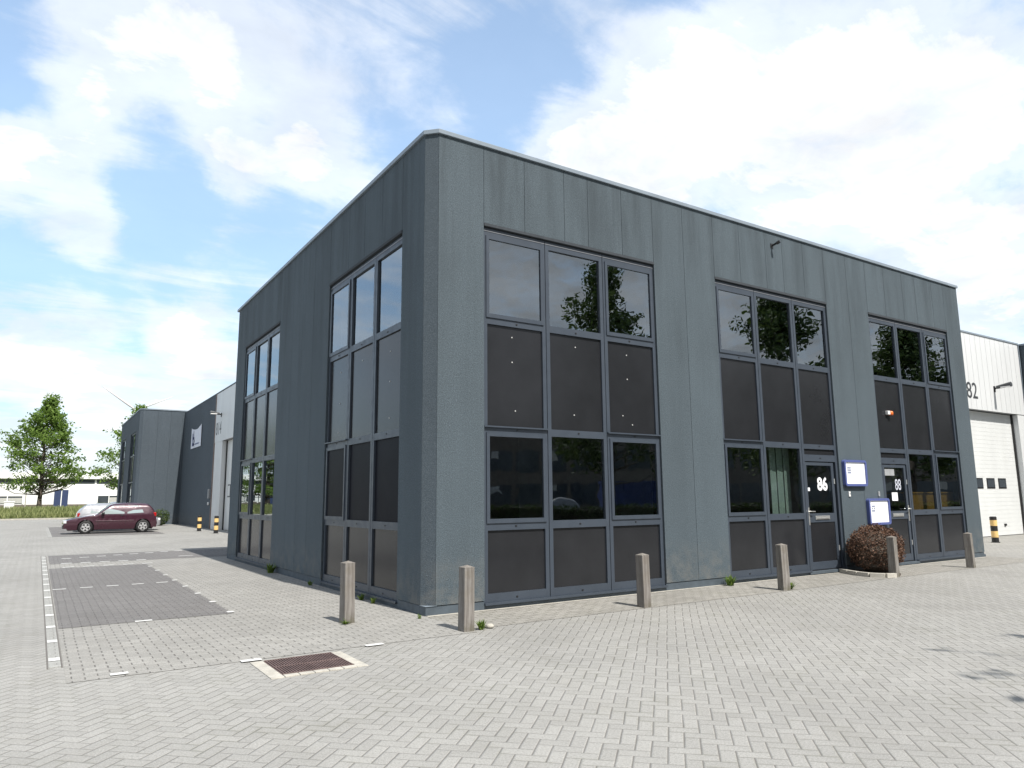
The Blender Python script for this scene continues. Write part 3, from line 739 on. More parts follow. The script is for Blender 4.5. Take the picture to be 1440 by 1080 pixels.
# ------------------------------------------------------------------ foliage helpers
def rnd_dir(r):
    z = r.uniform(-1, 1); t = r.uniform(0, 2 * math.pi); s = math.sqrt(1 - z * z); return Vector((s * math.cos(t), s * math.sin(t), z))
def leaf(b, p, size, r, up=None, asp=.55):
    n = rnd_dir(r)
    if up is not None: n = (n + up * .6).normalized()
    a = n.orthogonal().normalized(); a = (a * math.cos(q := r.uniform(0, 6.28)) + n.cross(a) * math.sin(q)); c = n.cross(a)
    s = size * r.uniform(.6, 1.3); k = s * asp
    b.v += [tuple(p - a * s), tuple(p - c * k + n * (s * .15)), tuple(p + a * s), tuple(p + c * k + n * (s * .15))]
    i = len(b.v); b.f.append((i - 4, i - 3, i - 2, i - 1)); b.m.append(0)
def tree_mesh(seed, H, th, rx, ncl, nl, ls, crad, tr=.2, egg=.72, sharp=1.0):
    r = random.Random(seed); crown = MB(); wood = MB()
    # trunk
    pts = [Vector((0, 0, -.2))]; n = 9
    for i in range(1, n + 1): pts.append(Vector((r.uniform(-.1, .1) * i * .22, r.uniform(-.1, .1) * i * .22, H * .93 * i / n)))
    for i in range(n): wood.tube(pts[i], pts[i + 1], tr * (1 - i / n) ** .8 * (1.25 if i == 0 else 1) + .015, tr * (1 - (i + 1) / n) ** .8 + .015, 8)
    def axis(z):
        f = max(0, min(n - .001, z / (H * .93) * n)); i = int(f); return pts[i].lerp(pts[min(i + 1, n)], f - i)
    for c in range(ncl):
        t = r.random() ** .85
        z = th + (H - th) * t
        prof = math.sin(math.pi * min(1, (t * .93 + .12)) ** egg) ** sharp
        rad = rx * max(.05, prof) * (r.random() ** .42) * r.uniform(.72, 1.12)
        an = r.uniform(0, 6.283)
        p = axis(z) + Vector((math.cos(an) * rad, math.sin(an) * rad, 0)); p.z = z + r.uniform(-.2, .2)
        st = axis(max(th * .75, z - rad * .55)); mid = st.lerp(p, .55) + Vector((0, 0, -.12 * rad))
        wood.tube(st, mid, .018 + .012 * rad, .014 + .006 * rad, 5, caps=False); wood.tube(mid, p, .014 + .006 * rad, .008, 5, caps=False)
        cr = crad * r.uniform(.6, 1.25); nn = int(nl * r.uniform(.6, 1.3))
        for _ in range(nn):
            d = rnd_dir(r) * (cr * r.random() ** .5); d.z *= .85
            leaf(crown, p + d, ls, r, Vector((0, 0, 1)))
        out = (p - axis(z)); out.z = 0
        if out.length > .4 and r.random() < .6:      # a shoot pushing out of the outline
            out.normalize(); L2 = cr * r.uniform(1.0, 1.9)
            tip = p + out * L2 + Vector((0, 0, L2 * r.uniform(.05, .55)))
            wood.tube(p, tip, .012, .006, 4, caps=False)
            for k in range(nn // 3):
                q = p.lerp(tip, r.random()); leaf(crown, q + rnd_dir(r) * (cr * .22), ls, r)
    return crown, wood
def tree(name, loc, label, mat='leaf', group=None, rz=0, **kw):
    t = thing(name, loc, rz, label, 'tree', group)
    c, w = tree_mesh(**kw); c.build('crown', M[mat], t); w.build('trunk', M['trunk'], t, smooth=True); return t

tree('broadleaf_tree', (-4.45, 86, .7), 'bushy green tree on the grass verge before the white building', 'leaf', 'trees on the far verge',
     seed=11, H=12.3, th=2.3, rx=4.6, ncl=210, nl=46, ls=.165, crad=.85, tr=.22, egg=.60)
tree('broadleaf_tree', (5.1, 88, .7), 'green tree half hidden behind the far dark office block', 'leaf', 'trees on the far verge',
     seed=23, H=12.2, th=2.4, rx=4.6, ncl=130, nl=45, ls=.16, crad=.85, tr=.2, egg=.68)

# clipped shrub with its kerb
t = thing('clipped_shrub', (10.18, -.52, 0), 0, 'round clipped brown leaved shrub against the wall between the two doors', 'shrub')
r = random.Random(3); b = MB(); w = MB()
for i in range(9000):
    d = rnd_dir(r)
    if d.z < -.75: continue
    k = (.80 + .24 * r.random() ** .6 + (.09 * r.random() if r.random() < .12 else 0)) * (1 + .06 * math.sin(d.x * 9 + d.z * 7) * math.cos(d.y * 8))
    p = Vector((d.x * .57 * k, d.y * .49 * k, .49 + d.z * .49 * k))
    leaf(b, p, .021, r, d, .6)
b.build('foliage', M['leaf_brown'], t)
for i in range(70):
    d = rnd_dir(r); d.z = abs(d.z) * .9 - .2
    w.tube((0, 0, .02), (d.x * .58, d.y * .44, .46 + d.z * .42), .012, .005, 5, caps=False)
for i in range(14):
    for j in range(7):
        pass
w.lathe([(.2, .03), (.42, .15), (.5, .42), (.4, .68), (.15, .84)], 16)
w.v = [(x, y * .82, z) for x, y, z in w.v]
w.build('branches', M['trunk'], t)
ke = thing('kerb_edging', (9.5, -.6, 0), 0, 'low curved row of pale kerb stones at the foot of the brown shrub', 'kerb edging')
pts = [(9.66, -.02), (9.5, -.3), (9.38, -.58), (9.33, -.86), (9.44, -1.12), (9.66, -1.2)]
for p, q in zip(pts, pts[1:]):
    b = MB(); d = Vector((q[0] - p[0], q[1] - p[1], 0)); L_ = d.length - .012
    b.box(0, L_, -.04, .04, -.05, .085); o = b.build('kerb_stone', M['concrete'], ke, .008)
    o.location = (p[0] - 9.5, p[1] + .6, 0); o.rotation_euler = (0, 0, math.atan2(d.y, d.x))
b = MB(); b.prism([(p[0] + .05, p[1]) for p in pts] + [(10.1, -1.05), (10.75, -.6), (10.8, -.02)], -.02, .035); tag(b.build('planting_soil', M['soil']), kind='structure')

def weed(x, y, s, n, label, mat='weed', seed=0, tall=1.0):
    r = random.Random(seed); b = MB()
    for i in range(n):
        a = r.uniform(0, 6.28); l = s * r.uniform(.5, 1.1); lean = r.uniform(.2, .9); w = s * .05
        p0 = Vector((r.uniform(-.2, .2) * s, r.uniform(-.2, .2) * s, 0)); d = Vector((math.cos(a) * lean, math.sin(a) * lean, tall)).normalized() * l
        sd = Vector((-math.sin(a), math.cos(a), 0)) * w
        m1 = p0 + d * .55 + Vector((0, 0, .04 * s)); p2 = p0 + d + Vector((0, 0, -.08 * s))
        k = len(b.v); b.v += [tuple(p0 - sd * .6), tuple(p0 + sd * .6), tuple(m1 + sd), tuple(m1 - sd), tuple(p2)]
        b.f += [(k, k + 1, k + 2, k + 3), (k + 3, k + 2, k + 4)]; b.m += [0, 0]
    o = b.build('weed_tuft', M[mat]); o.location = (x, y, .005); tag(o, label, 'weed', 'weeds growing in the paving joints')
weed(.13, -1.3, .14, 60, 'green and reddish weed tuft at the foot of the corner bollard', seed=1)
weed(6.05, -.16, .22, 70, 'long green weed patch at the wall foot below the middle bay', seed=2, tall=.7)
weed(6.45, -1.12, .18, 50, 'low weed beside the darker bollard left of door 86', seed=3, tall=.5)
weed(-.12, 7.5, .26, 70, 'green weed tuft at the foot of the side wall between its bays', seed=4)
weed(-.1, 2.1, .13, 40, 'small pale weed below the near side bay, nearer the middle mullion', seed=5)
weed(-.1, 1.62, .12, 40, 'small weed below the near side bay, toward the corner', seed=6)
weed(-.14, 4.6, .14, 30, 'tiny weed at the left end of the near side bay', seed=7)
weed(-1.12, .06, .10, 60, 'flat moss and grass around the foot of the side wall bollard', seed=8, tall=.3)
weed(-.14, -.12, .08, 24, 'tiny weed at the corner plinth', seed=9)

# stones beside the corner bollard
b = MB(); b.lathe([(.0, 0), (.05, .005), (.055, .03), (.03, .05)], 9); o = b.build('loose_stone', M['concrete'], None, 0, True); o.location = (.27, -1.27, .004); tag(o, 'small pale stone beside the weed at the corner bollard', 'stone')

# meadow grass on the verge
r = random.Random(8); b = MB()
for i in range(17000):
    x = r.uniform(-34, 9); y = 73.6 + 12 * r.random() ** 1.25
    z = .12 if y < 73.6 else (.15 + (y - 73.5) * .118 if y < 77.5 else .62 + (min(y, 82) - 77.5) * .027)
    h = r.uniform(.25, .62); a = r.uniform(0, 6.28); w = r.uniform(.03, .07)
    dx, dy = math.cos(a) * w, math.sin(a) * w; lx, ly = r.uniform(-.18, .18), r.uniform(-.18, .18)
    k = len(b.v); b.v += [(x - dx, y - dy, z - .03), (x + dx, y + dy, z - .03), (x + dx * .6 + lx, y + dy * .6 + ly, z + h * .7), (x + lx * 1.6, y + ly * 1.6, z + h)]
    b.f.append((k, k + 1, k + 2, k + 3)); b.m.append(0)
o = b.build('meadow_grass', M['grass']); tag(o, 'long uncut meadow grass on the far verge', 'grass', kind='stuff')

# ------------------------------------------------------------------ cars
def car_meshes():
    Lc = 4.02
    top = [(0, .46), (.03, .56), (.12, .63), (.5, .735), (1.0, .825), (1.36, .875), (1.64, 1.09), (1.93, 1.31), (2.12, 1.365), (2.6, 1.395), (3.2, 1.385), (3.58, 1.345), (3.74, 1.23), (3.88, 1.03), (3.97, .84), (4.02, .55)]
    def T(x):
        for (a, p), (c, q) in zip(top, top[1:]):
            if a <= x <= c: t = (x - a) / (c - a); return p + (q - p) * t
        return top[-1][1]
    wheels = (.93, 3.40); WR = .36
    def bot(x):
        z = .20 + (.06 if x < .15 or x > 3.85 else 0)
        for wx in wheels:
            d = abs(x - wx)
            if d < WR: z = max(z, .30 + math.sqrt(WR * WR - d * d))
        return z
    def wid(x, z):
        e = .82
        if x < .5: e *= 1 - .13 * ((.5 - x) / .5) ** 2
        if x > 3.5: e *= 1 - .08 * ((x - 3.5) / .52) ** 2
        w = e
        if z > .86: w -= .33 * (z - .86)
        if z > 1.25: w -= .45 * (z - 1.25)
        if z < .42: w -= .22 * (.42 - z)
        if .56 < z < .62: w += .012
        return w
    xs = sorted(set([i * .067 for i in range(61)] + [wheels[0] - WR, wheels[0] + WR, wheels[1] - WR, wheels[1] + WR, Lc]))
    body = MB(); NL = 13; grid = {}
    for side in (-1, 1):
        for i, x in enumerate(xs):
            zb, zt = bot(x), T(x)
            for k in range(NL):
                z = zb + (zt - zb) * k / (NL - 1); w = wid(x, z) * (.97 if k == NL - 1 else 1)
                grid[side, i, k] = len(body.v); body.v.append((x, side * w, z))
        for i in range(len(xs) - 1):
            for k in range(NL - 1):
                q = (grid[side, i, k], grid[side, i + 1, k], grid[side, i + 1, k + 1], grid[side, i, k + 1])
                body.f.append(q if side < 0 else q[::-1]); body.m.append(0)
    NC = 7; tg = {}
    for i, x in enumerate(xs):
        zt = T(x); w = wid(x, zt) * .97
        for c in range(NC):
            s = -1 + 2 * c / (NC - 1)
            if c == 0: tg[i, c] = grid[-1, i, NL - 1]
            elif c == NC - 1: tg[i, c] = grid[1, i, NL - 1]
            else: tg[i, c] = len(body.v); body.v.append((x - .05 * (1 - s * s) * (1 if x < 2.2 else -1) * (0 if .3 < x < 3.8 else 1), s * w, zt + .035 * (1 - s * s)))
    for i in range(len(xs) - 1):
        for c in range(NC - 1): body.f.append((tg[i, c], tg[i + 1, c], tg[i + 1, c + 1], tg[i, c + 1])[::1]); body.m.append(0)
    for i in (0, len(xs) - 1):
        ring = [grid[-1, i, k] for k in range(NL)] + [tg[i, c] for c in range(1, NC - 1)] + [grid[1, i, k] for k in reversed(range(NL))]
        body.f.append(tuple(ring)); body.m.append(0)
    under = MB(); under.box(.2, 3.85, -.62, .62, .17, .5)
    def win(poly, side):
        m = MB(); P_ = [(x, side * (wid(x, z) + .006), z) for x, z in poly]; m.quad(P_ if side < 0 else P_[::-1]); return m
    w1 = [(1.52, .905), (2.55, .905), (2.55, 1.315), (2.02, 1.285), (1.74, 1.09)]
    w2 = [(2.68, .91), (3.40, .95), (3.27, 1.28), (2.68, 1.32)]
    return body, under, win, w1, w2, wid, T, wheels
BODY, UNDER, WIN, W1, W2, WID, TOPZ, WHEELS = car_meshes()
def make_car(loc, rz, label, paint, group=None, scale=1.0):
    t = thing('parked_car', loc, rz, label, 'car', group); t.scale = (scale, scale, scale * 1.04)
    bo = BODY.build('body', M[paint], t, smooth=True); bo.modifiers.new('n', 'WEIGHTED_NORMAL'); 
    UNDER.build('underside', M['black_plastic'], t)
    for side in (-1, 1):
        for w in (W1, W2):
            WIN(w, side).build('side_window', M['glass_dark'], t)
        b = MB(); b.box(1.56, 1.69, side * .82, side * .97, .88, 1.0) if side > 0 else b.box(1.56, 1.69, -.97, -.82, .88, 1.0); b.build('wing_mirror', M['black_plastic'], t, .03)
        b = MB(); ys = sorted((side * .815, side * .845)); b.box(1.32, 3.0, ys[0], ys[1], .575, .605); b.build('side_trim', M[paint], t, .008)
        b = MB(); ys = sorted((side * .55, side * .765)); b.box(.015, .16, ys[0], ys[1], .50, .63); b.build('headlight', M['lamp_glass'], t, .03)
        b = MB(); ys = sorted((side * .6, side * .78)); b.box(3.85, 3.985, ys[0], ys[1], .76, .95); b.build('tail_light', M['tail_red'], t, .02)
        b = MB(); ys = sorted((side * .815, side * .842)); b.box(2.38, 2.52, ys[0], ys[1], .82, .85); b.build('door_handle', M['black_plastic'], t, .006)
        b = MB()
        for xx, za, zb in ((1.43, .32, .90), (2.61, .30, 1.33)): 
            for k in range(6):
                z0 = za + (zb - za) * k / 6; z1 = za + (zb - za) * (k + 1) / 6
                b.quad([(xx, side * (WID(xx, z0) + .003), z0), (xx + .012, side * (WID(xx, z0) + .003), z0), (xx + .012, side * (WID(xx, z1) + .003), z1), (xx, side * (WID(xx, z1) + .003), z1)])
        b.build('door_gap', M['black_plastic'], t)
        for wx in WHEELS:
            b = MB(); y = side * .70
            prof = [(.2, -.09), (.29, -.095), (.305, -.07), (.305, .07), (.29, .095), (.2, .09)]
            b.lathe(prof, 28); b.v = [(x, z, y2) for x, y2, z in b.v]
            wo = b.build('wheel', M['tyre'], t, smooth=True); wo.location = (wx, y, .305)
            b = MB(); o_ = side * .088
            b.tube((0, o_ - side * .03, 0), (0, o_ - side * .012, 0), .2, n=24)
            for k in range(5):
                a = 2 * math.pi * k / 5 + .3; ca, sa = math.cos(a), math.sin(a)
                pts = []
                for rr_, hw in ((.03, .035), (.2, .05)):
                    for s_ in (-1, 1): pts.append((ca * rr_ - sa * hw * s_, o_, sa * rr_ + ca * hw * s_))
                b.quad([pts[0], pts[1], pts[3], pts[2]])
            for k in range(24):
                a0, a1 = 2 * math.pi * k / 24, 2 * math.pi * (k + 1) / 24
                b.quad([(math.cos(a) * q, o_, math.sin(a) * q) for a, q in ((a0, .175), (a1, .175), (a1, .215), (a0, .215))])
            b.m = [1 if i < 26 else 0 for i in range(len(b.f))]
            b.build('rim', [M['alloy'], M['tyre']], wo)
    # windscreen and rear window
    for pts in ([(1.42, .92), (1.9, 1.285)], [(3.62, 1.315), (3.86, 1.06)]):
        (xa, za), (xb, zb) = pts; m = MB(); n = 6; rows = []
        for (x, z) in pts:
            w = WID(x, z) * .90; rows.append([(x, -w + 2 * w * i / n, TOPZ(x) + .012 + .035 * (1 - (-1 + 2 * i / n) ** 2)) for i in range(n + 1)])
        for i in range(n): m.quad([rows[0][i], rows[1][i], rows[1][i + 1], rows[0][i + 1]])
        m.build('windscreen' if xa < 2 else 'rear_window', M['glass_dark'], t)
    b = MB(); b.box(-.012, .05, -.55, .55, .26, .40); b.build('front_bumper_grille', M['black_plastic'], t, .01)
    b = MB(); b.box(3.99, 4.05, -.66, .66, .38, .52); b.build('rear_bumper', M['black_plastic'], t, .02)
    return t
m, n, bb = newmat('dark car glazing'); P(bb, Base_Color=(.42, .48, .47, 1), Roughness=.04, Specular_IOR_Level=1.0, Metallic=.55)
n.l.new(n.mapr(n.noise(n.new('ShaderNodeTexCoord').outputs['Object'], 3., 2), .3, .7, .02, .06), bb.inputs['Roughness']); M['glass_dark'] = m

make_car((-3.45, 34.3, 0), 0, 'maroon three door hatchback parked nose out beside the dark hall wall', 'maroon', None, 1.05)
make_car((1.35, 37.3, 0), R(180), 'silver hatchback mostly hidden behind the maroon hatchback', 'silver', None, 1.03)
make_car((-1.2, 66.0, 0), R(4), 'white car parked far off at the verge beyond the dark block', 'white_car', None, 1.1)
t = thing('dark_bush', (2.35, 44.6, 0), 0, 'small dark green bush at the foot of the far block behind the maroon car', 'bush')
r = random.Random(31); b = MB(); w = MB()
for i in range(900):
    d = rnd_dir(r)
    leaf(b, Vector((d.x * .55, d.y * .5, .55 + d.z * .5)) * r.uniform(.7, 1.1), .06, r)
for i in range(16):
    d = rnd_dir(r); w.tube((0, 0, 0), (d.x * .4, d.y * .4, .5 + abs(d.z) * .4), .014, .006, 5)
b.build('foliage', M['leaf_dark'], t); w.build('branches', M['trunk'], t)

# ------------------------------------------------------------------ far white building
fb = thing('white_industrial_building', (-40, 140.6, .7), 0, 'long low white industrial building beyond the meadow grass', 'industrial building')
b = MB(); b.box(0, 75, 0, 30, .55, 5.4); b.box(0, 75, -.12, 30, 4.85, 5.95) if False else None
b.build('wall', M['far_white'], fb)
b = MB(); b.box(0, 75, -.03, 1, 0, .55); b.build('base_course', M['far_grey'], fb)
b = MB(); b.box(-.4, 75.4, -.5, 30.4, 4.95, 6.0); b.build('roof_fascia', M['far_white'], fb, .05)
for i in range(14):
    x = 1.2 + i * 5.35
    m_ = MB(); m_.box(x, x + 5.05, -.06, .0, 4.15, 4.85, 0); m_.build('strip_window', M['far_glass'], fb)
def farwin(x0, x1, n):
    m_ = MB(); m_.box(x0, x1, -.08, 0, .75, 2.05, 0); fo = m_.build('window', M['far_glass'], fb)
    m_ = MB()
    for k in range(n + 1): xx = x0 + (x1 - x0) * k / n; m_.box(xx - .07, xx + .07, -.14, -.08, .7, 2.1)
    m_.box(x0, x1, -.138, -.081, 1.98, 2.1); m_.build('frame', M['far_white'], fo)
    m_ = MB(); m_.box(x0 + (x1 - x0) / n + .1, x1 - .1, -.1, -.082, .8, 1.7); m_.build('blind', M['interior'], fo)
farwin(24.5, 33.2, 4); farwin(44.3, 51.5, 4); farwin(8, 16, 4)
for x in (37.8, 10 - 5):
    m_ = MB(); m_.box(x, x + .92, -.1, 0, .0, 3.05); m_.box(x + 1.05, x + 2.0, -.1, 0, .0, 3.05); m_.box(x - .1, x, -.12, 0, .0, 3.15); do = m_.build('double_door', M['far_blue'], fb)
    m_ = MB(); m_.box(x + .92, x + 1.05, -.13, -.02, .0, 3.05); m_.build('post', M['far_white'], do)
b = MB(); b.tube((0, 0, 0), (0, 0, 3.2), .06); b.box(-1.6, 1.9, -.03, .03, 3.2, 3.3); o = b.build('goal_frame', M['concrete'], None); o.location = (-5.9, 100, .7); tag(o, 'thin pale post with crossbar on the verge beside the bushy tree', 'post')
o = None
b = MB(); b.box(-.45, .45, -.3, .3, .0, .9); b.box(-.5, .5, -.35, .35, .9, 1.0); o = b.build('utility_cabinet', M['white_plastic'], None, .03); o.location = (-7.1, 84, .72); tag(o, 'small white cabinet in the meadow grass left of the bushy tree', 'cabinet')
# far tree line behind the white building, seen over its roof only in places
# wind turbine far behind
wt = thing('wind_turbine', (59.9, 690, 0), 0, 'white wind turbine whose blades show above the roof of the far dark block', 'wind turbine')
b = MB(); b.tube((0, 0, 0), (0, 0, 79), 2.1, 1.2, 24); b.build('tower', M['turbine'], wt, smooth=True)
b = MB(); b.box(-1.6, 1.6, -3, 6, 78.6, 82); b.tube((0, -3, 80), (0, -5, 80), 1.5, .5, 16); b.build('nacelle', M['turbine'], wt, .4)
def blade(an, Lb, mat):
    b = MB(); ca, sa = math.cos(an), math.sin(an); prev = None; n = 12
    for i in range(n + 1):
        s = i / n; c = (1.1 + 2.2 * math.sin(min(1, s * 3.2) * math.pi / 2)) * (1 - s) ** .8 * .42 + .14; th = .5 * (1 - s) + .08
        x, z = ca * s * Lb, 80 + sa * s * Lb; px, pz = -sa * c, ca * c
        b.v += [(x + px * .6, -4.3, z + pz * .6), (x, -4.3 - th, z), (x - px, -4.3, z - pz), (x, -4.3 + th * .6, z)]
        if i:
            k = (i - 1) * 4
            for q in range(4): b.f.append((k + q, k + (q + 1) % 4, k + 4 + (q + 1) % 4, k + 4 + q)); b.m.append(0)
    b.build('blade', M[mat], wt)
blade(R(145), 34, 'turbine_grey'); blade(R(25), 34, 'turbine'); blade(R(265), 34, 'turbine')

# ------------------------------------------------------------------ across the yard (seen mirrored in the glass, shades the right foreground)
K = dict(th=3.0, ncl=85, nl=150, ls=.125, crad=1.1, tr=.28, egg=.72)
tree('street_tree', (21.3, -20.6, 0), 'tall dark green street tree mirrored in the upper panes of the corner front bay', 'leaf_dark', 'trees across the yard', seed=41, H=14.4, rx=4.0, **K)
tree('street_tree', (29.6, -15.4, 0), 'street tree mirrored in the upper panes of the bay over door 86', 'leaf_dark', 'trees across the yard', seed=42, H=13.0, rx=3.3, **K)
tree('street_tree', (35.0, -11.6, 0), 'street tree mirrored in the upper panes of the bay over door 88', 'leaf_dark', 'trees across the yard', seed=43, H=11.0, rx=3.0, **K)
tree('yard_tree', (5.4, -13.7, 0), 'slender tree across the yard whose shade falls on the pavers at the right edge', 'leaf_dark', None, seed=47, H=10.0, th=5.0, rx=3.2, ncl=72, nl=90, ls=.11, crad=.75, tr=.14, egg=.72)
tree('broadleaf_tree', (-19.5, 84.5, .7), 'green tree on the verge mirrored in the lower panes of the far side bay', 'leaf', 'trees on the far verge', seed=51, H=11.5, rx=4.6, th=1.6, ncl=170, nl=70, ls=.16, crad=.85, tr=.2, egg=.68)
h = thing('hedge', (33, -22, 0), R(33), 'clipped hedge across the yard mirrored in the lower front glass', 'hedge')
r = random.Random(61); b = MB(); w = MB()
for i in range(14000):
    x = r.uniform(-24, 24); y = r.uniform(-.5, .5); z = r.uniform(.1, 1.15)
    if abs(y) < .35 and z < .95: y = math.copysign(.5, y)
    leaf(b, Vector((x, y, z)), .09, r)
w.box(-23.9, 23.9, -.4, .4, 0, .95)
b.build('foliage', M['leaf_dark'], h); w.build('inner_growth', M['soil'], h)
ob = thing('brick_office_building', (34, -58, 0), R(33), 'brown brick office building across the street mirrored in the lower front glass', 'office building')
b = MB(); b.box(-8, 95, -14, 0, 0, 9.5); b.build('wall', M['far_grey'], ob)
for z in (1.0, 4.6):
    for i in range(33):
        x = -7 + i * 3.0; m_ = MB(); m_.box(x, x + 2.5, 0, .05, z, z + 2.0, 0); fo = m_.build('window', M['far_glass'], ob)
        m_ = MB(); m_.box(x + .1, x + 1.1, .051, .07, z + 1.1, z + 1.95); m_.build('blind', M['concrete'] if i % 3 else M['interior'], fo) if i % 2 else None
b = MB(); b.box(-8.3, 95.3, -14.3, .4, 9.5, 9.9); b.build('roof_edge', M['concrete'], ob)
cb = thing('shipping_container', (36, -33, 0), R(33), 'blue steel container behind the hedge, mirrored in the corner bay glass', 'container')
b = MB()
for i in range(40): b.box(-4 + i * .2, -3.9 + i * .2, 0, 2.4, .15, 2.6); b.box(-3.9 + i * .2, -3.8 + i * .2, .04, 2.36, .15, 2.6)
b.build('corrugated_wall', M['container_blue'], cb)
b = MB(); b.box(-4.05, 4.05, -.03, 2.43, 0, .149); b.box(-4.05, 4.05, -.03, 2.43, 2.601, 2.75); b.build('rail', M['container_blue'], cb)
make_car((8.9, -15.4, 0), R(205), 'white hatchback across the yard mirrored low in the corner front bay', 'white_car')
make_car((24.3, -33.3, 0), R(33), 'silver hatchback beyond the hedge mirrored in the corner front bay', 'silver')

# ------------------------------------------------------------------ light, sky, camera
EL, AZ = R(54), R(4.0)
sd = Vector((math.sin(AZ) * math.cos(EL), -math.cos(AZ) * math.cos(EL), math.sin(EL)))
ld = bpy.data.lights.new('sun', 'SUN'); ld.energy = 4.8; ld.angle = R(.55); ld.color = (1, .955, .89)
lo = bpy.data.objects.new('sun', ld); COL.objects.link(lo); lo.rotation_euler = sd.to_track_quat('Z', 'Y').to_euler()

wd = bpy.data.worlds.new('World'); sc.world = wd; wd.use_nodes = True; n = NT(wd.node_tree)
bg = [q for q in n.n if q.type == 'BACKGROUND'][0]
sky = n.new('ShaderNodeTexSky', sky_type='NISHITA'); sky.sun_disc = False; sky.sun_elevation = EL; sky.sun_rotation = math.pi - AZ
sky.air_density = 1.15; sky.dust_density = .5; sky.ozone_density = 1.6
d = n.new('ShaderNodeTexCoord').outputs['Generated']
x, y, z = n.sep(d)
zz = n.m('ADD', n.m('MAXIMUM', z, 0.), .16)
pl = n.comb(n.m('DIVIDE', x, zz), n.m('DIVIDE', y, zz), 0.)
f1 = n.noise(pl, 1.5, 9, .6, .35); f2 = n.noise(n.scalev(pl, (.55, 1.5, 1)), 2.6, 7, .62, .8)
f3 = n.noise(pl, 5.2, 8, .62, .3)
cov = n.m('ADD', n.m('MULTIPLY', n.m('SUBTRACT', f1, .5), 1.25), n.m('ADD', n.m('MULTIPLY', n.m('SUBTRACT', f2, .5), 1.1), n.m('MULTIPLY', n.m('SUBTRACT', f3, .5), .55)))
cov = n.m('ADD', cov, n.mapr(y, -.25, .2, .82, .33, True))
BL = [(-0.065,0.877,0.476,0.053,-0.28),(0.013,0.876,0.482,0.051,0.14),(-0.031,0.894,0.447,0.041,-0.12),(0.112,0.824,0.555,0.047,0.03),(0.004,0.864,0.503,0.057,0.08),(0.066,0.887,0.457,0.086,0.27),(0.203,0.852,0.482,0.086,0.30),(-0.021,0.913,0.408,0.056,0.24),(0.245,0.797,0.552,0.104,0.04),(0.358,0.734,0.577,0.106,0.06),(0.286,0.854,0.434,0.054,0.16),(-0.046,0.921,0.387,0.030,0.18),(-0.015,0.945,0.328,0.043,0.22),(0.041,0.940,0.338,0.022,0.12),(0.098,0.920,0.380,0.056,-0.28),(0.167,0.928,0.333,0.078,-0.34),(0.256,0.897,0.360,0.054,-0.14),(0.364,0.827,0.428,0.047,-0.12),(0.026,0.962,0.272,0.084,-0.25),(0.173,0.893,0.416,0.029,0.14),(0.218,0.895,0.390,0.071,0.12),(0.327,0.835,0.442,0.064,-0.10),(0.127,0.961,0.247,0.045,0.30),(0.034,0.966,0.257,0.045,0.08),(-0.010,0.983,0.185,0.057,0.28),(-0.020,0.991,0.135,0.042,0.20),(0.097,0.985,0.144,0.073,0.25),(0.175,0.969,0.176,0.052,0.20),(-0.028,0.997,0.070,0.085,0.10),(-0.042,0.969,0.245,0.041,-0.20),(0.061,0.978,0.201,0.031,-0.15),(0.205,0.933,0.294,0.053,0.15),(0.380,0.778,0.500,0.055,-0.02),(0.486,0.705,0.517,0.064,-0.22),(0.431,0.702,0.566,0.063,-0.12),(0.548,0.620,0.561,0.104,-0.08),(0.638,0.529,0.560,0.098,-0.04),(0.531,0.705,0.471,0.056,0.18),(0.620,0.639,0.456,0.098,0.44),(0.705,0.537,0.463,0.122,0.44),(0.793,0.406,0.455,0.092,0.44),(0.840,0.316,0.441,0.057,0.28),(0.773,0.489,0.404,0.078,0.30),(0.833,0.393,0.389,0.063,0.26),(0.575,0.702,0.421,0.047,0.22),(0.671,0.630,0.392,0.045,-0.20),(0.737,0.558,0.380,0.059,-0.34),(0.706,0.601,0.374,0.053,-0.28),(0.800,0.482,0.357,0.055,-0.20),(0.865,0.383,0.323,0.042,-0.10),(0.796,0.511,0.324,0.049,0.10),(0.860,0.415,0.297,0.057,0.44),(0.896,0.358,0.261,0.065,0.44),(0.887,0.334,0.319,0.026,0.15),(0.808,0.309,0.501,0.039,-0.10),(0.830,0.279,0.483,0.037,-0.08),(0.748,0.417,0.517,0.066,-0.04)]
acc = None
wob = n.vm('ADD', d, n.scalev(n.vm('SUBTRACT', n.noise(d, 7., 6, .6, out='Color'), (.5, .5, .5)), (.11, .11, .11)))
wob = n.vm('NORMALIZE', wob)
for bx, by, bz_, an, am in BL:
    q = n.mapr(n.vm('DOT_PRODUCT', wob, (bx, by, bz_)), math.cos(an * 1.7), math.cos(an * .25), 0., am * .95, True)
    acc = q if acc is None else n.m('ADD', acc, q)
cov = n.m('ADD', cov, acc)
hz = n.mapr(z, .01, .13, .2, 0.); cov = n.m('ADD', cov, hz)
mask = n.mapr(cov, .40, .78, 0., 1., True)
thin = n.mapr(cov, .09, .55, 0.13, .68, True)
mask = n.m('MULTIPLY', mask, n.mapr(n.noise(pl, 9., 6, .6, .6), .36, .58, .82, 1.))
mask = n.m('MAXIMUM', mask, thin)
g = n.noise(pl, 2.1, 6, .6, .2); shade = n.mapr(g, .35, .65, n.mapr(y, -.2, .35, .62, .74, True), 1.0)
front = n.mapr(y, -.2, .35, .0, 1., True)          # the clouds opposite the sun stand brighter than those under it
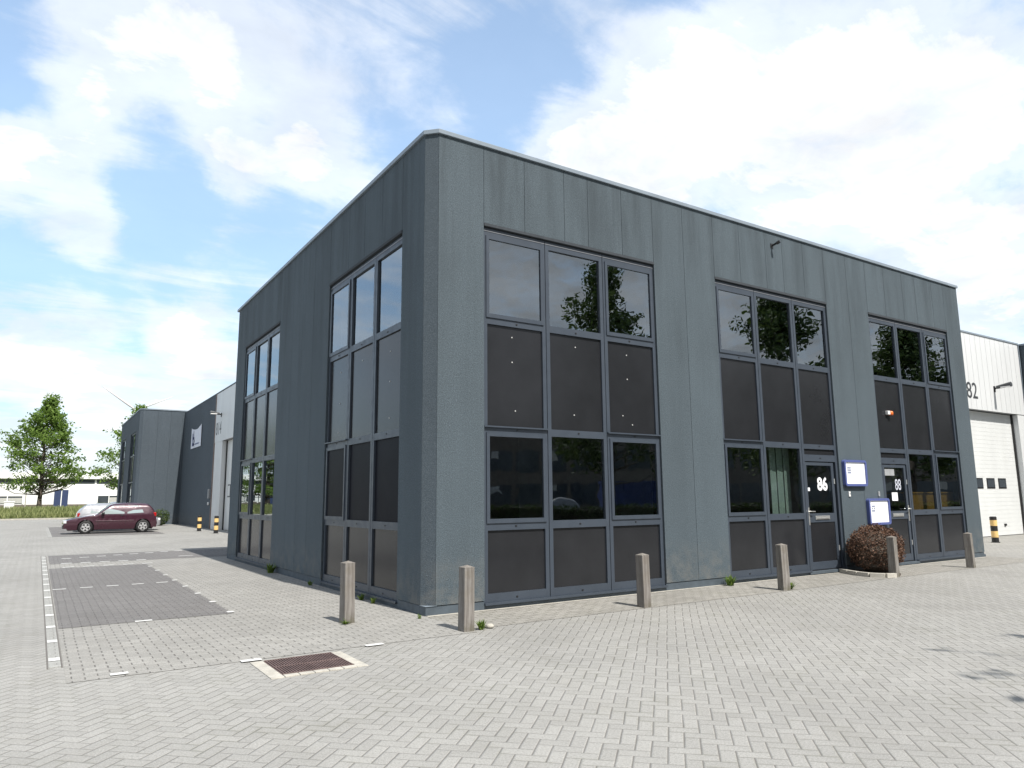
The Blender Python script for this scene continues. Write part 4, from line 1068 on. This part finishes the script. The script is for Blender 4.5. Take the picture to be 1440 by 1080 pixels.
shade = n.m('MULTIPLY', shade, n.m('ADD', .72, n.m('MULTIPLY', front, .28)))
cl = n.new('ShaderNodeMix', data_type='RGBA', blend_type='MULTIPLY'); cl.inputs[0].default_value = 1
cl.inputs[6].default_value = (7.2, 7.4, 7.7, 1); n.l.new(n.comb(shade, shade, shade), cl.inputs[7])
skyb = n.new('ShaderNodeMix', data_type='RGBA', blend_type='MULTIPLY'); skyb.inputs[0].default_value = 1
hcol = n.mix(n.mapr(z, 0., .42, 0., 1.), (.52, .67, .86), (1.62, 1.66, 1.56))
n.l.new(sky.outputs[0], skyb.inputs[6]); n.l.new(hcol, skyb.inputs[7])
out = n.mix(mask, skyb.outputs[2], cl.outputs[2]); n.l.new(out, bg.inputs['Color']); bg.inputs['Strength'].default_value = .125

cam = bpy.data.cameras.new('camera'); co = bpy.data.objects.new('camera', cam); COL.objects.link(co); sc.camera = co
cam.sensor_width = 36; cam.lens = 25.246; cam.clip_start = .05; cam.clip_end = 6000
yw, pt, rl = R(33.1636), R(9.0513), R(-.49675)
fw = Vector((math.sin(yw) * math.cos(pt), math.cos(yw) * math.cos(pt), math.sin(pt)))
rt = Vector((math.cos(yw), -math.sin(yw), 0)); up = rt.cross(fw)
r2 = rt * math.cos(rl) + up * math.sin(rl); u2 = up * math.cos(rl) - rt * math.sin(rl)
co.matrix_world = Matrix(((r2.x, u2.x, -fw.x, -4.589), (r2.y, u2.y, -fw.y, -9.261), (r2.z, u2.z, -fw.z, 1.6), (0, 0, 0, 1)))

vs = sc.view_settings; vs.view_transform = 'Standard'; vs.look = 'None'; vs.gamma = 1; vs.use_curve_mapping = False; vs.exposure = .46
cy = sc.cycles; cy.max_bounces = 7; cy.diffuse_bounces = 3; cy.glossy_bounces = 4; cy.transparent_max_bounces = 12; cy.transmission_bounces = 4
cy.caustics_reflective = False; cy.caustics_refractive = False; cy.sample_clamp_indirect = 8
cy.use_adaptive_sampling = True; cy.adaptive_threshold = .015
cy.use_denoising = True
